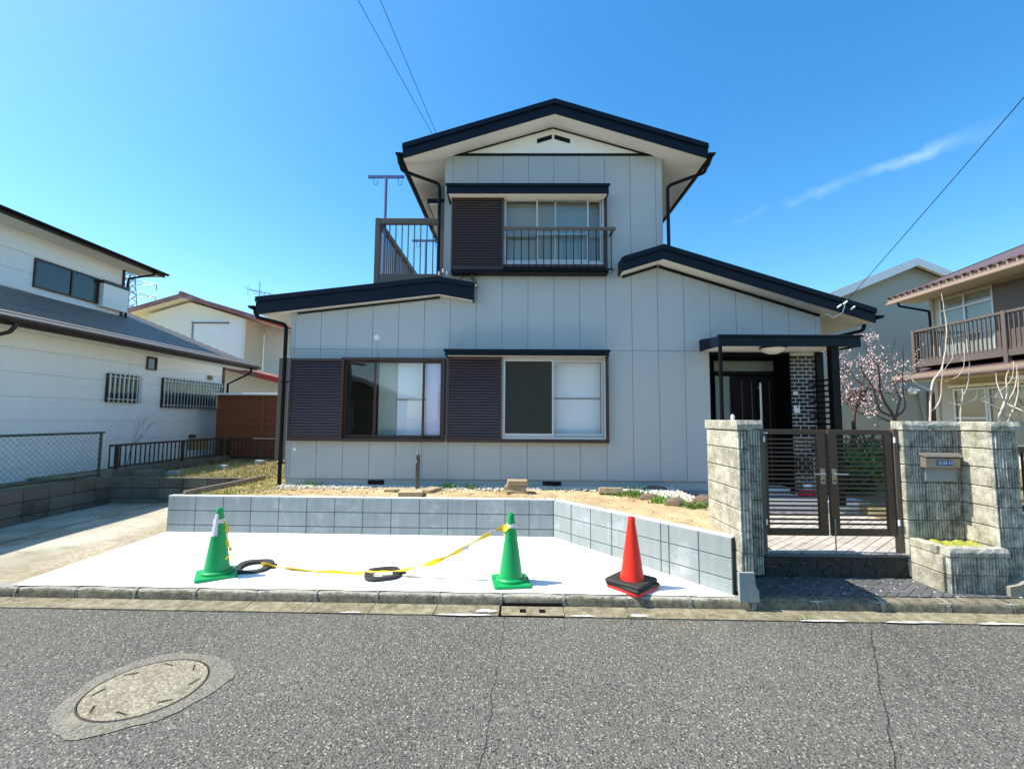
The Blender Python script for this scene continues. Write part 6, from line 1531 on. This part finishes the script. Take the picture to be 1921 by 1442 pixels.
def limb_tree(name, label, base, limbs, r0, bark, seed, group=None, twigs=2, twigL=0.22):
    rnd = random.Random(seed); t_ = thing(name, label, 'tree', base, 0, group); tips = []; placed = []
    def dense(pts):
        pts = [Vector(p) for p in pts]; out = []
        for i in range(len(pts)-1):
            p0 = pts[max(i-1, 0)]; p1 = pts[i]; p2 = pts[i+1]; p3 = pts[min(i+2, len(pts)-1)]
            for k in range(5):
                u = k/5; out.append(0.5*((2*p1)+(-p0+p2)*u+(2*p0-5*p1+4*p2-p3)*u*u+(-p0+3*p1-3*p2+p3)*u**3)+Vector((rnd.gauss(0, 0.003), rnd.gauss(0, 0.003), 0)))
        return out+[pts[-1]]
    trunk = dense([base]+limbs[0]); n = len(trunk); rs = [max(0.0045, r0*(1.2-1.02*i/n)) for i in range(n)]
    obj('trunk', MB().tube([tuple(p) for p in trunk], rs, 9), bark, t_, 60); placed += list(zip(trunk, rs)); mb = MB()
    def twig(p, r, d, L, dep):
        q = p.copy(); pts = [q.copy()]; dd = d.normalized()
        for k in range(4):
            dd = (dd+Vector((rnd.gauss(0, 0.2), rnd.gauss(0, 0.2), rnd.gauss(0.08, 0.15)))).normalized(); q = q+dd*L/4; pts.append(q.copy()); tips.append((q.copy(), 0))
        mb.tube([tuple(x) for x in pts], [r, r*0.85, r*0.7, r*0.5, r*0.3], 4)
        if dep:
            for k in range(2): twig(pts[rnd.randint(1, 3)], r*0.6, dd+Vector((rnd.gauss(0, 0.8), rnd.gauss(0, 0.8), rnd.gauss(0.2, 0.6))), L*0.6, dep-1)
    for lb in limbs[1:]:
        st = Vector(lb[0]); near = min(placed, key=lambda pr: (pr[0]-st).length); pts = dense([tuple(near[0])]+[lb[i] for i in range(1, len(lb))]); m = len(pts); ra = min(near[1]*0.85, r0*0.7)
        rl = [max(0.0035, ra*(1-0.7*i/m)) for i in range(m)]; mb.tube([tuple(p) for p in pts], rl, 6); placed += list(zip(pts, rl))
        for p in pts[m//3:]: tips.append((p, 1))
        for k in range(twigs): i = rnd.randint(m//3, m-1); twig(pts[i], rl[i]*0.6, Vector((rnd.gauss(0, 1), rnd.gauss(0, 0.8), rnd.gauss(0.6, 0.6))), twigL*rnd.uniform(0.6, 1.4), 1 if twigs > 2 else 0)
    obj('branches', mb, bark, t_, 60); return t_, tips, rnd
pt_, tips, rn_ = limb_tree('plum_tree', 'flowering plum tree with gnarled trunk and pale pink blossom by the porch', (7.36, 10.0, 0.55), [[(7.38, 10.0, 0.76), (7.4, 9.99, 1.28), (7.44, 9.99, 1.62), (7.45, 9.98, 1.96), (7.57, 9.98, 2.38), (7.67, 9.97, 2.6)], [(7.69, 10.0, 2.61), (7.55, 10.04, 2.77), (7.47, 10.09, 2.94), (7.35, 10.13, 3.15), (7.3, 10.18, 3.25), (7.21, 10.22, 3.38)], [(7.66, 10.0, 2.56), (7.52, 10.13, 2.8), (7.45, 10.25, 2.93), (7.34, 10.38, 3.09)], [(7.69, 10.0, 2.61), (7.8, 10.05, 2.82), (7.99, 10.11, 3.06), (8.23, 10.16, 3.14), (8.49, 10.21, 3.27)], [(7.61, 10.0, 2.42), (8.03, 10.21, 2.53), (8.36, 10.42, 2.52)], [(7.5, 10.0, 2.05), (7.71, 9.96, 2.33), (7.89, 9.93, 2.37), (7.97, 9.89, 2.19)], [(7.48, 10.0, 1.96), (7.46, 10.15, 2.2), (7.51, 10.3, 2.39)], [(7.76, 10.0, 2.81), (7.62, 9.95, 2.97)], [(7.91, 10.0, 3.05), (8.01, 10.22, 3.31), (8.18, 10.44, 3.76)], [(8.1, 10.0, 3.12), (8.48, 10.13, 3.07), (8.72, 10.25, 3.01), (9.13, 10.38, 3.25)], [(7.87, 10.0, 2.52), (7.79, 9.8, 2.8), (7.66, 9.6, 2.91)], [(7.5, 10.0, 2.01), (7.58, 9.91, 1.96), (7.67, 9.82, 1.98), (7.75, 9.73, 1.96), (7.69, 9.64, 1.67)], [(8.0, 10.0, 2.52), (8.1, 9.91, 2.42), (8.2, 9.81, 2.37), (8.16, 9.72, 2.23)], [(7.58, 10.0, 2.33), (7.63, 10.23, 2.48), (7.68, 10.46, 2.47)]], 0.062, 'bark_dark', 21, None, 6, 0.34)
petals(pt_, tips, rn_, 1900, 0.017, 'blossom', 'blossom', 0.035)
limb_tree('bare_tree', 'dark bare young tree with upturned branches right behind the gate', (6.33, 7.5, 0.50), [[(6.28, 7.5, 1.65), (6.23, 7.47, 1.87), (6.08, 7.45, 2.1), (5.99, 7.42, 2.31), (5.96, 7.39, 2.65), (5.93, 7.37, 2.72)], [(6.04, 7.5, 2.72), (5.91, 7.51, 2.91), (5.84, 7.52, 3.11)], [(6.05, 7.5, 2.7), (6.23, 7.47, 2.89), (6.3, 7.43, 3.16)], [(6.26, 7.5, 1.84), (6.36, 7.51, 2.1), (6.4, 7.53, 2.17), (6.34, 7.54, 2.34), (6.31, 7.55, 2.48)], [(6.26, 7.5, 1.86), (6.43, 7.51, 1.98), (6.48, 7.53, 2.12), (6.46, 7.54, 2.31), (6.49, 7.55, 2.62), (6.53, 7.56, 3.1)], [(6.23, 7.5, 1.87), (6.01, 7.46, 1.96), (5.92, 7.41, 2.09), (5.83, 7.37, 2.36), (5.69, 7.33, 2.53), (5.58, 7.28, 2.67)], [(6.28, 7.5, 1.75), (5.98, 7.38, 1.84), (5.75, 7.26, 1.92)], [(6.07, 7.5, 2.62), (6.36, 7.67, 2.62)], [(6.4, 7.5, 2.51), (6.19, 7.38, 2.65)], [(6.46, 7.5, 2.53), (6.63, 7.43, 2.61), (6.69, 7.37, 2.72)]], 0.027, 'bark_dark', 33, 'bare trees behind the block wall', 1, 0.14)
limb_tree('bare_tree', 'pale bare sapling behind the mailbox wall near the grey house', (5.90, 6.5, 0.50), [[(5.93, 6.5, 1.77), (6.02, 6.54, 2.31), (6.17, 6.58, 2.5), (6.29, 6.62, 2.67), (6.41, 6.67, 3.13), (6.44, 6.71, 3.4), (6.45, 6.75, 3.74)], [(5.93, 6.5, 1.88), (6.08, 6.5, 2.09), (6.13, 6.49, 2.42), (6.15, 6.49, 2.61)], [(6.17, 6.5, 2.53), (6.4, 6.58, 2.76), (6.48, 6.67, 3.07)], [(6.13, 6.5, 2.34), (6.35, 6.5, 2.44), (6.45, 6.49, 2.61), (6.49, 6.49, 2.92)], [(5.97, 6.5, 2.26), (5.79, 6.52, 2.34), (5.71, 6.55, 2.45), (5.54, 6.57, 2.56)]], 0.0145, 'bark_pale', 35, 'bare trees behind the block wall', 1, 0.14)
limb_tree('bare_tree', 'slender pale sapling before the lower window of the tan house', (6.44, 6.6, 0.50), [[(6.46, 6.6, 1.77), (6.47, 6.56, 2.13), (6.51, 6.51, 2.33), (6.51, 6.47, 2.61), (6.46, 6.42, 2.7)], [(6.51, 6.6, 2.04), (6.43, 6.63, 2.05), (6.37, 6.67, 2.08)], [(6.52, 6.6, 2.17), (6.69, 6.78, 2.29)], [(6.55, 6.6, 2.06), (6.73, 6.61, 2.14)]], 0.011, 'bark_pale', 37, 'bare trees behind the block wall', 1, 0.10)
limb_tree('bare_tree', 'thick pale pruned sapling at the right end of the mailbox wall', (6.86, 6.5, 0.50), [[(6.91, 6.5, 1.77), (7.04, 6.53, 2.08), (7.12, 6.56, 2.25), (7.15, 6.59, 2.43), (7.23, 6.62, 2.55)], [(6.97, 6.5, 1.79), (7.08, 6.53, 2.08), (7.24, 6.56, 2.31), (7.32, 6.59, 2.63)], [(7.03, 6.5, 2.12), (6.71, 6.39, 2.15), (6.49, 6.28, 2.2)], [(7.01, 6.5, 2.19), (7.0, 6.57, 2.33), (7.06, 6.63, 2.51)], [(6.94, 6.5, 2.0), (6.8, 6.52, 2.06), (6.72, 6.55, 2.11)], [(7.1, 6.5, 1.62), (7.13, 6.45, 2.13), (7.12, 6.4, 2.51)], [(7.05, 6.5, 2.1), (7.06, 6.38, 1.98), (7.01, 6.27, 1.95)], [(7.04, 6.5, 2.27), (7.23, 6.59, 2.43), (7.38, 6.68, 2.7)]], 0.017, 'bark_pale', 43, 'bare trees behind the block wall', 1, 0.12)
# evergreen shrubs behind the gate
def shrub(name, label, c, r, n, m, seed, size=0.035):
    rnd = random.Random(seed); t_ = thing(name, label, 'shrub', (c[0], c[1], 0.52)); mb = MB(); tips = []
    for k in range(14):
        a = rnd.uniform(0, 6.28); e = (c[0]+math.cos(a)*r[0]*rnd.uniform(0.2, 0.9), c[1]+math.sin(a)*r[1]*rnd.uniform(0.2, 0.9), 0.52+r[2]*rnd.uniform(0.6, 1.5)); mb.tube([(c[0], c[1], 0.5), ((c[0]+e[0])/2, (c[1]+e[1])/2, (0.5+e[2])/2+0.1), e], [0.012, 0.008, 0.003], 4)
    obj('stems', mb, 'bark_dark', t_); mb = MB()
    for k in range(n):
        a = rnd.uniform(0, 6.28); ph = math.acos(rnd.uniform(-1, 1)); q = (rnd.random())**0.45; j = 1+0.25*math.sin(3*a+seed)*math.sin(2*ph)
        p = Vector((c[0]+r[0]*q*j*math.sin(ph)*math.cos(a), c[1]+r[1]*q*j*math.sin(ph)*math.sin(a), max(0.53, 0.52+r[2]*0.85+r[2]*q*j*math.cos(ph))))
        nn = Vector((rnd.gauss(0, 1), rnd.gauss(0, 1), rnd.gauss(0.5, 1))).normalized(); u = nn.orthogonal().normalized(); v = nn.cross(u); s_ = size*rnd.uniform(0.6, 1.3)
        mb.add([tuple(p+u*s_*1.6), tuple(p+v*s_*0.6), tuple(p-u*s_*1.6), tuple(p-v*s_*0.6)], [(0, 1, 2, 3)])
    tag(obj('foliage', mb, m, t_), kind='stuff'); return t_
shrub('leafy_shrub', 'bright green leafy shrub seen through the right gate leaf', (6.6, 8.9, 0), (0.75, 0.5, 0.42), 2600, 'leaf_green', 2)
shrub('leafy_shrub', 'darker green bush under the plum tree', (7.3, 9.6, 0), (0.7, 0.5, 0.55), 1800, 'leaf_dark', 5)
shrub('leafy_shrub', 'low dark bush behind the right end of the gate', (5.95, 8.2, 0), (0.4, 0.35, 0.2), 900, 'leaf_dark', 8)
# twiggy weed by the white house wall
tw = thing('twiggy_weed', 'leafless twiggy weed against the white house wall', 'weed', (-8.9, 10.2, 0.55)); mb = MB(); tips = []
grow(mb, tips, Vector((-8.95, 10.3, 0.55)), Vector((0, 0, 1)), 0.5, 0.010, 3, random.Random(4), 0.6, 0.3, 0.7, (2, 3), 0.003)
obj('stems', mb, 'bark_dark', tw)

# ================================================================== ACROSS THE STREET (seen mirrored in the window glass)
op = thing('opposite_house', 'brown gabled house across the street mirrored in the window glass', 'house', (-15, -20, 0))
obj('wall', MB().prism([(-20.0, 0), (-9.6, 0), (-9.6, 3.5), (-14.8, 5.3), (-20.0, 3.5)], -24, -17.0), 'panel_brown', op)
obj('roof', MB().prism(chevron([(-20.6, 3.5), (-14.8, 5.6), (-9.0, 3.5)], 0, 0.16), -24.4, -16.5), 'roof_slate', op)
ow = obj('window', MB().box(-13.6, -11.8, -16.99, -16.95, 1.0, 2.4), 'blind_grey', op)
obj('frame', MB().box(-13.7, -11.7, -16.96, -16.90, 2.401, 2.5), 'alu_silver', ow)
o2 = thing('opposite_cottage', 'cream house across the street mirrored in the upper glass', 'house', (6, -13, 0))
obj('wall', MB().prism([(1.2, 0), (10.5, 0), (10.5, 4.4), (5.85, 6.0), (1.2, 4.4)], -17, -10.5), 'nb_cream', o2)
obj('roof', MB().prism(chevron([(0.6, 4.3), (5.85, 6.25), (11.1, 4.3)], 0, 0.16), -17.4, -10.0), 'tile_brown', o2)
up_ = thing('utility_pole', 'concrete utility pole with a transformer across the street', 'pole', (-3.6, -6.0, 0))
obj('pole', MB().tube([(-3.6, -6.0, -0.05), (-3.6, -6.0, 9.5)], [0.17, 0.11], 14), 'concrete_pole', up_, 60)
for z in (8.0, 8.9): obj('cross_arm', MB().cbox(-4.5, -2.7, -6.14, -6.06, z, z+0.09, 0.006), 'galv_steel', up_)
obj('transformer', MB().lathe([(0.001, 0), (0.24, 0.0), (0.25, 0.8), (0.001, 0.86)], 16, (-3.95, -6.0, 6.4)), 'galv_steel', up_, 40)

u2 = thing('utility_pole', 'utility pole with grey transformer mirrored in the left window', 'pole', (-8.3, -6.4, 0))
obj('pole', MB().tube([(-8.3, -6.4, -0.05), (-8.3, -6.4, 9.0)], [0.17, 0.11], 14), 'concrete_pole', u2, 60)
for z in (4.4, 8.2): obj('cross_arm', MB().cbox(-9.1, -7.5, -6.5, -6.42, z, z+0.09, 0.006), 'galv_steel', u2)
obj('transformer', MB().lathe([(0.001, 0), (0.24, 0.0), (0.25, 0.8), (0.001, 0.86)], 16, (-8.65, -6.4, 3.4)), 'galv_steel', u2, 40)
for o in bpy.data.objects:
    if '_w' in o: del o['_w']
